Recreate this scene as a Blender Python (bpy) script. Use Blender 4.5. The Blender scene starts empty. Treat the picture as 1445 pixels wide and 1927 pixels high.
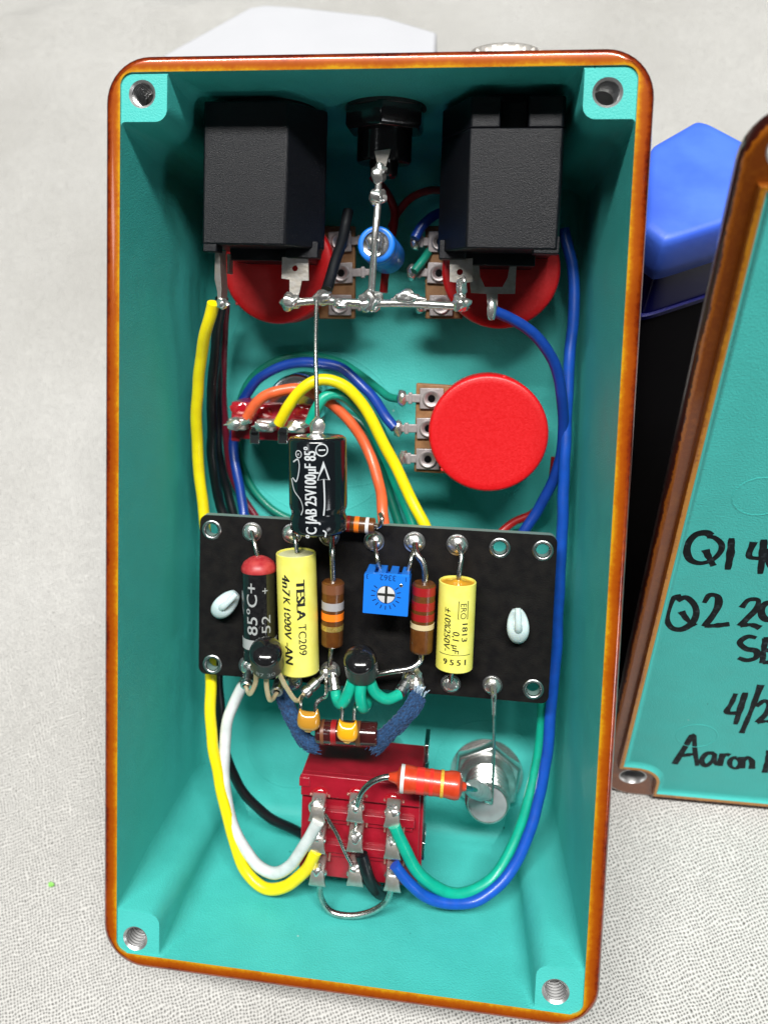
import bpy, bmesh, math, random
from mathutils import Vector, Matrix, noise
random.seed(7)
PI = math.pi
S = 0.001                                    # everything below is written in millimetres
V = Vector
# ------------------------------------------------------------------ frames
# box frame: origin at centre of the enclosure's open rim, x right, y up along the rim, z out of the opening
TILT = math.radians(38)                      # the enclosure lies back at this angle on its support
s_, c_ = math.sin(TILT), math.cos(TILT)
H0 = 60.95 * s_ + 38.5 * c_                  # lifts the lower back edge onto the cloth
M = Matrix(((1, 0, 0, 0), (0, c_, -s_, 0), (0, s_, c_, H0 * S), (0, 0, 0, 1)))
MR = M.to_3x3()
IW, IH = 1445, 1927
FPX, PX, PY = 1729.7, -109.7, -189.7
def rot(rx, ry, rz):
    return Matrix.Rotation(rz, 3, 'Z') @ Matrix.Rotation(ry, 3, 'Y') @ Matrix.Rotation(rx, 3, 'X')
CR = rot(-.0969, .1569, .0274)
CC = V((13.528, 29.019, 113.286))
def ray(px, py):
    return CR @ V(((px - IW / 2 - PX) / FPX, -(py - IH / 2 - PY) / FPX, -1))
def P(px, py, z):                            # point of the box frame at depth z
    d = ray(px, py); return CC + d * ((z - CC.z) / d.z)
def PL(px, py, o, n):                        # point on a plane
    d = ray(px, py); return CC + d * ((o - CC).dot(n) / d.dot(n))
NG = V((0, s_, c_))
def G(px, py, h=0):                          # point at height h above the cloth, in the box frame
    return PL(px, py, NG * (h - H0), NG)
def towards(w):                              # box frame (mm) -> world (mm)
    return MR @ w + V((0, 0, H0))
def toBox(w): return MR.transposed() @ (w - V((0, 0, H0)))

scene = bpy.context.scene
# ------------------------------------------------------------------ camera
cam = bpy.data.cameras.new('camera'); camo = bpy.data.objects.new('camera', cam)
scene.collection.objects.link(camo); scene.camera = camo
cam.sensor_fit = 'VERTICAL'; cam.sensor_height = 36; cam.lens = 36 * FPX / IH
cam.shift_x = -PX / IH; cam.shift_y = PY / IH
cam.clip_start = .01; cam.clip_end = 20
camo.matrix_world = Matrix.Translation(towards(CC) * S) @ (MR @ CR).to_4x4()
cam.dof.use_dof = True; cam.dof.focus_distance = .122; cam.dof.aperture_fstop = 27
# ------------------------------------------------------------------ light
w = bpy.data.worlds.new('World'); scene.world = w; w.use_nodes = True
bg = w.node_tree.nodes['Background']; bg.inputs[0].default_value = (.86, .93, 1, 1); bg.inputs[1].default_value = .03
def lamp(name, loc, tgt, sx, sy, watts, col):
    l = bpy.data.lights.new(name, 'AREA'); l.shape = 'RECTANGLE'; l.size = sx; l.size_y = sy; l.energy = watts; l.color = col
    o = bpy.data.objects.new(name, l); scene.collection.objects.link(o)
    o.location = loc; o.rotation_euler = (V(tgt) - V(loc)).to_track_quat('-Z', 'Y').to_euler(); return o
ld = MR @ V((0.0, math.sin(math.radians(37)), math.cos(math.radians(37))))
lamp('ceiling_light', ld * 1.5 + V((0, 0, .06)), (0, 0, .06), 1.2, .16, 47, (1, .985, .95))
lamp('room_fill', (-.9, -.9, 1.6), (0, 0, .05), .30, .16, .7, (.93, .97, 1))  # added weak fill panel, kept small for sparkle on the solder and metal
lamp('lid_fill', (1.25, -1.1, .5), (0, 0, .05), .4, .3, 2.6, (.95, .98, 1))  # side fill added to brighten the lid, stands for no actual window
scene.view_settings.view_transform = 'Standard'; scene.view_settings.look = 'None'
scene.view_settings.exposure = 0
scene.render.engine = 'CYCLES'

# ------------------------------------------------------------------ materials
def mat(name, col, rough=.5, metal=0, coat=0, noise_c=None, ns=1., nmix=1., bump=0, bs=4., spec=.5, sss=0, trans=0, sheen=0, lo=.35, hi=.65, emit=0):
    m = bpy.data.materials.new(name); m.use_nodes = True
    nt = m.node_tree; b = nt.nodes['Principled BSDF']
    b.inputs['Base Color'].default_value = (*col, 1); b.inputs['Roughness'].default_value = rough
    b.inputs['Metallic'].default_value = metal; b.inputs['Coat Weight'].default_value = coat
    b.inputs['Coat Roughness'].default_value = .08
    b.inputs['Specular IOR Level'].default_value = spec
    if trans: b.inputs['Transmission Weight'].default_value = trans
    if sheen: b.inputs['Sheen Weight'].default_value = sheen
    if sss:
        b.inputs['Subsurface Weight'].default_value = sss; b.inputs['Subsurface Radius'].default_value = (1, .8, .6); b.inputs['Subsurface Scale'].default_value = .001
    tc = nt.nodes.new('ShaderNodeTexCoord')
    if noise_c:
        n = nt.nodes.new('ShaderNodeTexNoise'); n.inputs['Scale'].default_value = ns * 1000; n.inputs['Detail'].default_value = 5
        r = nt.nodes.new('ShaderNodeValToRGB'); r.color_ramp.elements[0].position = lo; r.color_ramp.elements[1].position = hi
        r.color_ramp.elements[0].color = (*col, 1)
        r.color_ramp.elements[1].color = (*[a + (b_ - a) * nmix for a, b_ in zip(col, noise_c)], 1)
        nt.links.new(tc.outputs['Object'], n.inputs['Vector']); nt.links.new(n.outputs[0], r.inputs[0]); nt.links.new(r.outputs[0], b.inputs['Base Color'])
        rr = nt.nodes.new('ShaderNodeMapRange'); rr.inputs[3].default_value = rough * .8; rr.inputs[4].default_value = min(1, rough * 1.3)
        nt.links.new(n.outputs[0], rr.inputs[0]); nt.links.new(rr.outputs[0], b.inputs['Roughness'])
    if bump:
        n2 = nt.nodes.new('ShaderNodeTexNoise'); n2.inputs['Scale'].default_value = bs * 1000; n2.inputs['Detail'].default_value = 4
        bp = nt.nodes.new('ShaderNodeBump'); bp.inputs['Strength'].default_value = bump; bp.inputs['Distance'].default_value = .0001
        nt.links.new(tc.outputs['Object'], n2.inputs['Vector']); nt.links.new(n2.outputs[0], bp.inputs['Height']); nt.links.new(bp.outputs[0], b.inputs['Normal'])
    return m
TEAL = (.060, .47, .43)
m_teal = mat('turquoise_enamel', TEAL, .5, spec=.3, nmix=.5, noise_c=(.07, .53, .49), ns=.25, bump=.8, bs=4.5)
m_tealrough = m_teal
def speckle(m, dens, col, sc):               # sparse specks of dirt over a base colour
    nt = m.node_tree; b = nt.nodes['Principled BSDF']; l = b.inputs['Base Color'].links
    src = l[0].from_socket
    tc = nt.nodes.new('ShaderNodeTexCoord'); v = nt.nodes.new('ShaderNodeTexVoronoi'); v.inputs['Scale'].default_value = sc * 1000
    n = nt.nodes.new('ShaderNodeTexNoise'); n.inputs['Scale'].default_value = sc * 500
    ad = nt.nodes.new('ShaderNodeMath'); ad.operation = 'ADD'
    lt = nt.nodes.new('ShaderNodeMath'); lt.operation = 'LESS_THAN'; lt.inputs[1].default_value = dens
    mx = nt.nodes.new('ShaderNodeMixRGB'); mx.inputs[2].default_value = (*col, 1)
    nt.links.new(tc.outputs['Object'], v.inputs['Vector']); nt.links.new(tc.outputs['Object'], n.inputs['Vector'])
    nt.links.new(v.outputs['Distance'], ad.inputs[0]); nt.links.new(n.outputs[0], ad.inputs[1]); nt.links.new(ad.outputs[0], lt.inputs[0])
    nt.links.new(lt.outputs[0], mx.inputs[0]); nt.links.new(src, mx.inputs[1]); nt.links.new(mx.outputs[0], b.inputs['Base Color'])
speckle(m_teal, .36, (.01, .15, .13), .42)
# rim lacquer: attribute 'across' runs 0 (inner, thin film) to 1 (outer, thick film)
m_rim = mat('amber_candy_lacquer', (.5, .1, .005), .22, metal=.25, coat=1)
def rimnodes(m, stops):
    nt = m.node_tree; b = nt.nodes['Principled BSDF']
    at = nt.nodes.new('ShaderNodeAttribute'); at.attribute_name = 'across'
    tc = nt.nodes.new('ShaderNodeTexCoord')
    n = nt.nodes.new('ShaderNodeTexNoise'); n.inputs['Scale'].default_value = 1300; n.inputs['Detail'].default_value = 6; n.inputs['Roughness'].default_value = .7
    n2 = nt.nodes.new('ShaderNodeTexNoise'); n2.inputs['Scale'].default_value = 160; n2.inputs['Detail'].default_value = 3
    ma = nt.nodes.new('ShaderNodeMath'); ma.operation = 'MULTIPLY_ADD'; ma.inputs[1].default_value = .55
    mb = nt.nodes.new('ShaderNodeMath'); mb.operation = 'MULTIPLY_ADD'; mb.inputs[1].default_value = .5
    nt.links.new(tc.outputs['Object'], n.inputs['Vector']); nt.links.new(tc.outputs['Object'], n2.inputs['Vector'])
    nt.links.new(n.outputs[0], ma.inputs[0]); nt.links.new(at.outputs['Fac'], ma.inputs[2])
    nt.links.new(n2.outputs[0], mb.inputs[0]); nt.links.new(ma.outputs[0], mb.inputs[2])
    sub = nt.nodes.new('ShaderNodeMath'); sub.operation = 'SUBTRACT'; sub.inputs[1].default_value = .52
    nt.links.new(mb.outputs[0], sub.inputs[0])
    r = nt.nodes.new('ShaderNodeValToRGB'); cr = r.color_ramp
    for i, (p, c) in enumerate(stops):
        e = cr.elements[i] if i < 2 else cr.elements.new(p)
        e.position = p; e.color = (*c, 1)
    nt.links.new(sub.outputs[0], r.inputs[0]); nt.links.new(r.outputs[0], b.inputs['Base Color'])
rimnodes(m_rim, [(0, (.66, .33, .008)), (1, (.07, .006, .002)), (.1, (.56, .19, .004)), (.3, (.44, .095, .002)), (.7, (.34, .055, .002)), (.86, (.2, .02, .002))])
m_lidbrown = mat('brown_candy_lacquer', (.28, .07, .006), .3, metal=.2, coat=.6)
rimnodes(m_lidbrown, [(0, (.50, .20, .01)), (1, (.035, .005, .003)), (.12, (.30, .09, .004)), (.5, (.17, .036, .002)), (.8, (.36, .10, .004)), (.88, (.06, .008, .003))])
m_hole = mat('threaded_steel', (.6, .6, .6), .35, .85)
m_solder = mat('solder', (.90, .89, .87), .24, .92, noise_c=(.75, .73, .69), ns=1.2, bump=.35, bs=1.6)
m_dull = mat('dull_solder', (.72, .72, .71), .36, .45, noise_c=(.55, .55, .54), ns=1.5, bump=.3, bs=2)
m_tin = mat('tinned_wire', (.66, .65, .62), .25, 1, noise_c=(.45, .44, .41), ns=1.5, bump=.2, bs=3)
m_grim = mat('tinned_lug', (.62, .60, .57), .36, .85, noise_c=(.5, .46, .4), ns=1.2, bump=.3, bs=2)
m_gold = mat('golden_leg', (.70, .54, .30), .4, .6, noise_c=(.8, .68, .45), ns=1)
m_chrome = mat('nickel_plating', (.72, .72, .72), .16, 1)
m_thread = mat('bright_threaded_nickel', (.7, .7, .69), .22, .95, noise_c=(.55, .55, .53), ns=1)
m_brush = mat('satin_nickel', (.9, .87, .82), .5, .8, noise_c=(.6, .58, .55), ns=1.5)
m_ring = mat('eyelet_metal', (.55, .56, .56), .3, 1)
m_blackpl = mat('black_moulded_plastic', (.0025, .003, .0048), .36, spec=.27, noise_c=(.006, .0066, .0095), ns=5, bump=.75, bs=9)
m_blackgl = mat('glossy_black_epoxy', (.007, .007, .008), .14, coat=.6, noise_c=(.012, .012, .013), ns=2, bump=.1, bs=3)
m_trans = mat('matt_black_epoxy', (.03, .028, .028), .4, noise_c=(.045, .042, .042), ns=4, bump=.3, bs=6)
m_sleeve = mat('black_cap_sleeve', (.006, .008, .010), .16, coat=.3, bump=.06, bs=1.5)
speckle(m_teal, .35, (.40, .60, .56), .5); speckle(m_blackpl, .34, (.2, .21, .22), .7)
m_board = mat('black_fibre_board', (.004, .0035, .004), .5, spec=.2, noise_c=(.007, .006, .0055), ns=.6, bump=.3, bs=5)
speckle(m_board, .27, (.2, .2, .19), .5)
m_boardedge = mat('board_edge', (.16, .24, .22), .6)
m_red = mat('red_dust_cap', (.56, .004, .006), .36, noise_c=(.62, .006, .010), ns=2.5, bump=.25, bs=6)
m_switch = mat('dark_red_moulding', (.27, .006, .016), .3, coat=.3, noise_c=(.33, .008, .022), ns=.6, bump=.15, bs=3)
m_flux = mat('glossy_flux_red', (.33, .006, .014), .08, coat=1)
m_phen = mat('brown_phenolic', (.19, .085, .028), .5, noise_c=(.26, .13, .05), ns=1)
m_term = mat('dull_terminal', (.46, .42, .42), .45, .75, noise_c=(.35, .31, .31), ns=1.5)
m_yellowc = mat('yellow_tape_wrap', (.78, .72, .11), .42, noise_c=(.84, .80, .17), ns=.4, bump=.12, bs=2)
m_pale = mat('pale_epoxy_end', (.68, .68, .40), .35, noise_c=(.55, .55, .33), ns=1)
m_amber = mat('amber_epoxy_end', (.70, .33, .015), .25, coat=.5)
m_brownr = mat('brown_resistor_body', (.085, .027, .005), .34, coat=.3, noise_c=(.125, .042, .007), ns=1)
m_brownlt = mat('light_brown_band', (.17, .062, .026), .4)
m_grey = mat('grey_band', (.34, .33, .34), .4)
m_orangeb = mat('orange_band', (.95, .20, .01), .4)
m_goldb = mat('gold_band', (.52, .34, .05), .35, .7, noise_c=(.8, .6, .2), ns=5)
m_redb = mat('red_band', (.30, .010, .012), .35)
m_creamb = mat('cream_band', (.58, .48, .28), .5)
m_whiteb = mat('white_band', (.62, .62, .62), .4)
m_dkres = mat('dark_carbon_body', (.045, .008, .008), .16, coat=.8)
m_redres = mat('vermilion_resistor_body', (.50, .040, .012), .3, coat=.3, noise_c=(.58, .055, .016), ns=.8, bump=.15, bs=2)
m_redres2 = mat('scarlet_band', (.72, .03, .02), .3)
m_goldy = mat('yellow_gold_band', (.85, .40, .03), .4, .3, noise_c=(.9, .6, .1), ns=4)
m_tant = mat('yellow_dipped_epoxy', (.82, .38, .01), .18, coat=.8)
m_tantd = mat('amber_dipped_epoxy', (.50, .24, .025), .18, coat=.8)
m_trim = mat('blue_trimmer_plastic', (.010, .17, .68), .32, bump=.1, bs=4)
m_dial = mat('grey_white_dial', (.55, .56, .56), .4)
m_ink = mat('dark_ink', (.010, .012, .010), .5)
m_inkblue = mat('blue_moulded_mark', (.002, .02, .12), .4)
m_print = mat('pale_print', (.52, .55, .57), .5)
m_print2 = mat('faded_print', (.34, .36, .36), .5)
m_nylon = mat('milky_nylon', (.55, .67, .68), .3, sss=.5, bump=.1, bs=3)
m_marker = mat('black_marker_ink', (.003, .005, .007), .5, spec=.15, noise_c=(.035, .05, .06), ns=1.2, lo=.55, hi=.75)
m_slv_red = mat('red_sealing_wax', (.36, .018, .025), .4, noise_c=(.46, .05, .05), ns=1)
m_glass = mat('lens_face', (.33, .34, .35), .12, coat=1, noise_c=(.28, .29, .30), ns=.5)
m_capblue = mat('translucent_blue_rubber', (.045, .125, .72), .45, noise_c=(.065, .17, .80), ns=.12, bump=.25, bs=1.2)
m_navy = mat('deep_blue_plastic', (.002, .003, .09), .3, spec=.3)
m_blackbin = mat('black_gloss_tub', (.0015, .0015, .002), .3, spec=.25)
m_white = mat('white_foam', (.50, .51, .54), .6, noise_c=(.47, .48, .51), ns=.05, bump=.1, bs=1)
m_copper = mat('tip_contact', (.7, .42, .34), .35, .8)
def wiremat(n, c, d=None): return mat(n, c, .34, coat=.1, noise_c=d or tuple(x * .82 for x in c), ns=.6, bump=.12, bs=2, sss=0)
W_Y = wiremat('yellow_wire', (.86, .72, .004), (.80, .64, .004)); W_W = wiremat('white_wire', (.66, .70, .70)); W_K = wiremat('black_wire', (.006, .007, .009))
W_G = wiremat('green_wire', (.004, .33, .20)); W_DG = wiremat('deep_green_wire', (.006, .22, .15)); W_B = wiremat('blue_wire', (.006, .045, .30))
W_O = wiremat('orange_wire', (.80, .13, .04)); W_R = wiremat('red_wire', (.42, .012, .012)); W_M = wiremat('maroon_wire', (.22, .012, .035))
W_BL = wiremat('bright_blue_wire', (.008, .085, .50)); W_GB = wiremat('bright_green_wire', (.004, .42, .28))
m_cloth = mat('blue_cloth_braid', (.004, .022, .075), .9, noise_c=(.018, .085, .22), ns=3, sheen=.1, bump=1, bs=6)
m_fray = mat('frayed_cotton', (.45, .58, .70), .9)
speckle(W_Y, .31, (.42, .30, .02), .8)

# linen table cloth
def linen():
    m = bpy.data.materials.new('woven_linen'); m.use_nodes = True; nt = m.node_tree; b = nt.nodes['Principled BSDF']
    N = nt.nodes.new; L = nt.links.new
    b.inputs['Roughness'].default_value = .9; b.inputs['Sheen Weight'].default_value = .15
    tc = N('ShaderNodeTexCoord')
    n = N('ShaderNodeTexNoise'); n.inputs['Scale'].default_value = 170; n.inputs['Detail'].default_value = 5; n.inputs['Roughness'].default_value = .62
    L(tc.outputs['Object'], n.inputs['Vector'])
    sv = N('ShaderNodeVectorMath'); sv.operation = 'MULTIPLY_ADD'; sv.inputs[1].default_value = (.0022,) * 3
    L(n.outputs['Color'], sv.inputs[0]); L(tc.outputs['Object'], sv.inputs[2])
    vr = N('ShaderNodeVectorRotate'); vr.rotation_type = 'Z_AXIS'; vr.inputs['Angle'].default_value = math.radians(-24); L(sv.outputs[0], vr.inputs[0])
    sx = N('ShaderNodeSeparateXYZ'); L(vr.outputs[0], sx.inputs[0])
    def math_(op, a, b_=None, c=None):
        q = N('ShaderNodeMath'); q.operation = op
        for i, x in enumerate((a, b_, c)):
            if x is None: continue
            if isinstance(x, (int, float)): q.inputs[i].default_value = x
            else: L(x, q.inputs[i])
        return q.outputs[0]
    per = .00052
    ax = math_('MULTIPLY', sx.outputs[0], PI / per); ay = math_('MULTIPLY', sx.outputs[1], PI / per)
    sa, sb = math_('SINE', ax), math_('SINE', ay)
    absa, absb = math_('ABSOLUTE', sa), math_('ABSOLUTE', sb)
    over = math_('MULTIPLY_ADD', math_('MULTIPLY', math_('COSINE', ax), math_('COSINE', ay)), .35, .5)
    gap = math_('MULTIPLY', math_('SUBTRACT', 1, math_('POWER', absa, .8)), math_('SUBTRACT', 1, math_('POWER', absb, .8)))
    nf = N('ShaderNodeTexNoise'); nf.inputs['Scale'].default_value = 900; nf.inputs['Detail'].default_value = 3; L(tc.outputs['Object'], nf.inputs['Vector'])
    gp = math_('MULTIPLY', gap, math_('MULTIPLY_ADD', nf.outputs[0], 3.6, -.35))
    h = math_('SUBTRACT', math_('ADD', math_('MULTIPLY', math_('MAXIMUM', absa, absb), .6), math_('MULTIPLY', over, .5)), gp)
    nb = N('ShaderNodeTexNoise'); nb.inputs['Scale'].default_value = 14; nb.inputs['Detail'].default_value = 4; L(tc.outputs['Object'], nb.inputs['Vector'])
    r = N('ShaderNodeValToRGB'); r.color_ramp.elements[0].color = (.585, .575, .54, 1); r.color_ramp.elements[1].color = (.77, .765, .735, 1)
    r.color_ramp.elements[0].position = .3; r.color_ramp.elements[1].position = .7
    L(nb.outputs[0], r.inputs[0])
    mx = N('ShaderNodeMixRGB'); mx.inputs[2].default_value = (.10, .09, .075, 1); mx.use_clamp = True
    cl = N('ShaderNodeClamp'); L(math_('MULTIPLY', gp, .9), cl.inputs[0])
    L(cl.outputs[0], mx.inputs[0]); L(r.outputs[0], mx.inputs[1])
    mv = N('ShaderNodeMixRGB'); mv.blend_type = 'MULTIPLY'; mv.inputs[0].default_value = .22
    L(mx.outputs[0], mv.inputs[1]); L(over, mv.inputs[2]); 
    mv2 = N('ShaderNodeMixRGB'); mv2.blend_type = 'MULTIPLY'; mv2.inputs[0].default_value = .35
    L(mv.outputs[0], mv2.inputs[1]); L(nf.outputs[0], mv2.inputs[2])
    g = N('ShaderNodeGamma'); L(mv2.outputs[0], g.inputs[0]); g.inputs[1].default_value = .85
    L(g.outputs[0], b.inputs['Base Color'])
    bp = N('ShaderNodeBump'); bp.inputs['Distance'].default_value = .00022; bp.inputs['Strength'].default_value = 1
    L(h, bp.inputs['Height']); L(bp.outputs[0], b.inputs['Normal'])
    return m
m_linen = linen()

# ------------------------------------------------------------------ mesh builder (box frame, mm)
def basis(a):
    a = a.normalized(); t = V((0, 0, 1)) if abs(a.z) < .8 else V((1, 0, 0))
    n = (t - a * t.dot(a)).normalized()
    return a, n, a.cross(n)                  # axis, facing, side
class MB:
    def __init__(s): s.v = []; s.f = []; s.m = []; s.mats = []; s.at = {}
    def mi(s, m):
        if m not in s.mats: s.mats.append(m)
        return s.mats.index(m)
    def add(s, vs, fs, m, at=None):
        k = len(s.v); s.v += [V(x) for x in vs]
        i = s.mi(m)
        for f in fs: s.f.append([k + q for q in f]); s.m.append(i)
        if at:
            for q, a in enumerate(at): s.at[k + q] = a
        return s
    def rings(s, rings, m, cap0=False, cap1=False, closed=True, at=None):
        n = len(rings[0]); vs = [p for r in rings for p in r]; fs = []
        for i in range(len(rings) - 1):
            for j in range(n if closed else n - 1):
                a, b = i * n + j, i * n + (j + 1) % n
                fs.append((a, b, b + n, a + n))
        if cap0: fs.append(tuple(range(n))[::-1])
        if cap1: fs.append(tuple((len(rings) - 1) * n + j for j in range(n)))
        atv = None
        if at: atv = [at[i] for i in range(len(rings)) for _ in range(n)]
        return s.add(vs, fs, m, atv)
    def lathe(s, O, axis, prof, m, seg=28, cap=True, jitter=0):
        a, n, b = basis(V(axis)); O = V(O)
        rs = []
        for t, r in prof:
            rs.append([O + a * t + (n * math.cos(q) + b * math.sin(q)) * max(r, 1e-4) for q in (2 * PI * k / seg for k in range(seg))])
        return s.rings(rs, m, cap, cap)
    def tube(s, pts, r, m, seg=10, rfun=None, flat=None, cap=True):
        pts = [V(p) for p in pts]; n = len(pts); rs = []
        t0 = (pts[1] - pts[0]).normalized(); ref = None
        for i, p in enumerate(pts):
            t = (pts[min(i + 1, n - 1)] - pts[max(i - 1, 0)]).normalized()
            if flat is not None: u = flat.copy(); u = (u - t * u.dot(t)).normalized()
            elif ref is None: _, u, _ = basis(t)
            else: u = (ref - t * ref.dot(t)).normalized()
            ref = u; w_ = t.cross(u)
            rr = rfun(i / (n - 1)) if rfun else 1
            ra = r if isinstance(r, tuple) else (r, r)     # (along normal, sideways)
            rs.append([p + u * (ra[0] * rr * math.cos(q)) + w_ * (ra[1] * rr * math.sin(q)) for q in (2 * PI * k / seg for k in range(seg))])
        return s.rings(rs, m, cap, cap)
    def box(s, O, e1, e2, e3, m):            # centre and three half-vectors
        O, e1, e2, e3 = V(O), V(e1), V(e2), V(e3)
        vs = [O + e1 * a + e2 * b + e3 * c for a in (-1, 1) for b in (-1, 1) for c in (-1, 1)]
        fs = [(0, 1, 3, 2), (4, 6, 7, 5), (0, 4, 5, 1), (2, 3, 7, 6), (0, 2, 6, 4), (1, 5, 7, 3)]
        if e1.cross(e2).dot(e3) < 0: fs = [f[::-1] for f in fs]
        return s.add(vs, fs, m)
    def abox(s, x0, x1, y0, y1, z0, z1, m):
        return s.box(((x0 + x1) / 2, (y0 + y1) / 2, (z0 + z1) / 2), ((x1 - x0) / 2, 0, 0), (0, (y1 - y0) / 2, 0), (0, 0, (z1 - z0) / 2), m)
    def prism(s, top, depth, m):             # polygon + extrusion vector
        top = [V(p) for p in top]; depth = V(depth)
        return s.rings([[p + depth for p in top], top], m, True, True)
    def blob(s, O, rx, ry=None, rz=None, m=None, rough=.18, seed=0, ax=None, sub=2):
        ry = ry or rx; rz = rz or rx
        bm = bmesh.new(); bmesh.ops.create_icosphere(bm, subdivisions=sub, radius=1)
        vs = []
        for v in bm.verts:
            k = 1 + rough * noise.noise(v.co * 1.4 + V((seed * 3.1, seed, 7)))
            q = V((v.co.x * rx, v.co.y * ry, v.co.z * rz)) * k
            if ax: a, n, b = basis(ax); q = b * q.x + a * q.y + n * q.z
            vs.append(V(O) + q)
        fs = [[v.index for v in f.verts] for f in bm.faces]; bm.free()
        return s.add(vs, fs, m)
    def build(s, name, parent=None, origin=None, bevel=0, smooth=True, ang=38, kind=None, label=None, bseg=2):
        me = bpy.data.meshes.new(name)
        if parent is not None and origin is None: origin = V(parent['_o'])
        o0 = V(origin) if origin is not None else V((0, 0, 0))
        me.from_pydata([(v - o0) * S for v in s.v], [], s.f)
        for m in s.mats: me.materials.append(m)
        me.polygons.foreach_set('material_index', s.m)
        bm = bmesh.new(); bm.from_mesh(me); bmesh.ops.recalc_face_normals(bm, faces=bm.faces); bm.to_mesh(me); bm.free()
        if s.at:
            a = me.attributes.new('across', 'FLOAT', 'POINT')
            for i, x in s.at.items(): a.data[i].value = x
        if smooth:
            me.polygons.foreach_set('use_smooth', [True] * len(me.polygons)); me.set_sharp_from_angle(angle=math.radians(ang))
        ob = bpy.data.objects.new(name, me); scene.collection.objects.link(ob)
        ob['_o'] = tuple(o0)
        if parent is not None:
            ob.parent = parent
            ob.location = (o0 - V(parent['_o'])) * S
        else:
            ob.matrix_world = M @ Matrix.Translation(o0 * S)
        if bevel:
            b = ob.modifiers.new('bevel', 'BEVEL'); b.width = bevel * S; b.segments = bseg; b.limit_method = 'ANGLE'; b.angle_limit = math.radians(40); b.harden_normals = False
        if kind: ob['kind'] = kind
        if label: ob['label'] = label
        return ob
def tag(o, label, cat, group=None):
    o['label'] = label; o['category'] = cat
    if group: o['group'] = group
    return o
def thing(name, label, cat, o, group=None):
    e = bpy.data.objects.new(name, None); scene.collection.objects.link(e); e.empty_display_size = .002
    e['_o'] = tuple(o); e.matrix_world = M @ Matrix.Translation(V(o) * S)
    return tag(e, label, cat, group)
def spline(pts, n=8):
    pts = [V(p) for p in pts]; out = []
    q = [pts[0] * 2 - pts[1]] + pts + [pts[-1] * 2 - pts[-2]]
    for i in range(1, len(q) - 2):
        a, b, c, d = q[i - 1:i + 3]
        ta = max((b - a).length, 1e-6) ** .5; tb = max((c - b).length, 1e-6) ** .5; tc_ = max((d - c).length, 1e-6) ** .5
        m1 = (c - b) + ((b - a) / ta - (c - a) / (ta + tb)) * tb
        m2 = (c - b) + ((d - c) / tc_ - (d - b) / (tb + tc_)) * tb
        for k in range(n):
            t = k / n; t2, t3 = t * t, t * t * t
            out.append(b * (2 * t3 - 3 * t2 + 1) + m1 * (t3 - 2 * t2 + t) + c * (-2 * t3 + 3 * t2) + m2 * (t3 - t2))
    out.append(pts[-1]); return out
def PP(*l): return [P(*q) for q in l]
def flat_mesh(outlines):                     # outlines in 2D (first outer, others holes) -> triangulated verts, faces
    cu = bpy.data.curves.new('tmp', 'CURVE'); cu.dimensions = '2D'; cu.fill_mode = 'BOTH'
    for pts in outlines:
        sp = cu.splines.new('POLY'); sp.points.add(len(pts) - 1)
        for i, p in enumerate(pts): sp.points[i].co = (p[0], p[1], 0, 1)
        sp.use_cyclic_u = True
    o = bpy.data.objects.new('tmp', cu); me = o.to_mesh()
    vs = [v.co.copy() for v in me.vertices]; fs = [list(p.vertices) for p in me.polygons]
    o.to_mesh_clear(); bpy.data.objects.remove(o); bpy.data.curves.remove(cu)
    return vs, fs
def plate(mb, outlines, fr, z0, z1, m, mside=None):   # frame fr(x,y,z) -> box frame point; extruded plate with holes
    vs, fs = flat_mesh(outlines)
    mb.add([fr(v.x, v.y, z1) for v in vs], fs, m)
    mb.add([fr(v.x, v.y, z0) for v in vs], [f[::-1] for f in fs], m)
    for pts in outlines:
        mb.rings([[fr(p[0], p[1], z0) for p in pts], [fr(p[0], p[1], z1) for p in pts]], mside or m)
def circ(x, y, r, n=24): return [(x + r * math.cos(2 * PI * k / n), y + r * math.sin(2 * PI * k / n)) for k in range(n)]
def rrect(hx, hy, r, n=6, cx=0, cy=0):
    out = []
    for sx, sy, a0 in ((1, 1, 0), (-1, 1, 90), (-1, -1, 180), (1, -1, 270)):
        for k in range(n + 1):
            a = math.radians(a0 + 90 * k / n)
            out.append((cx + sx * (hx - r) + r * math.cos(a), cy + sy * (hy - r) + r * math.sin(a)))
    return out
_tc = {}
def text2d(s, size):
    key = (s, size)
    if key in _tc: return _tc[key]
    cu = bpy.data.curves.new('tmp', 'FONT'); cu.body = s; cu.size = size; cu.align_x = 'CENTER'; cu.align_y = 'CENTER'; cu.resolution_u = 3
    o = bpy.data.objects.new('tmp', cu); me = o.to_mesh()
    bm = bmesh.new(); bm.from_mesh(me); bmesh.ops.triangulate(bm, faces=bm.faces)
    for _ in range(3):
        L = [e for e in bm.edges if e.calc_length() > size * .28]
        if not L: break
        bmesh.ops.subdivide_edges(bm, edges=L, cuts=1); bmesh.ops.triangulate(bm, faces=bm.faces)
    vs = [v.co.copy() for v in bm.verts]; fs = [[v.index for v in f.verts] for f in bm.faces]
    bm.free(); o.to_mesh_clear(); bpy.data.objects.remove(o); bpy.data.curves.remove(cu)
    _tc[key] = (vs, fs); return vs, fs
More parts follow.
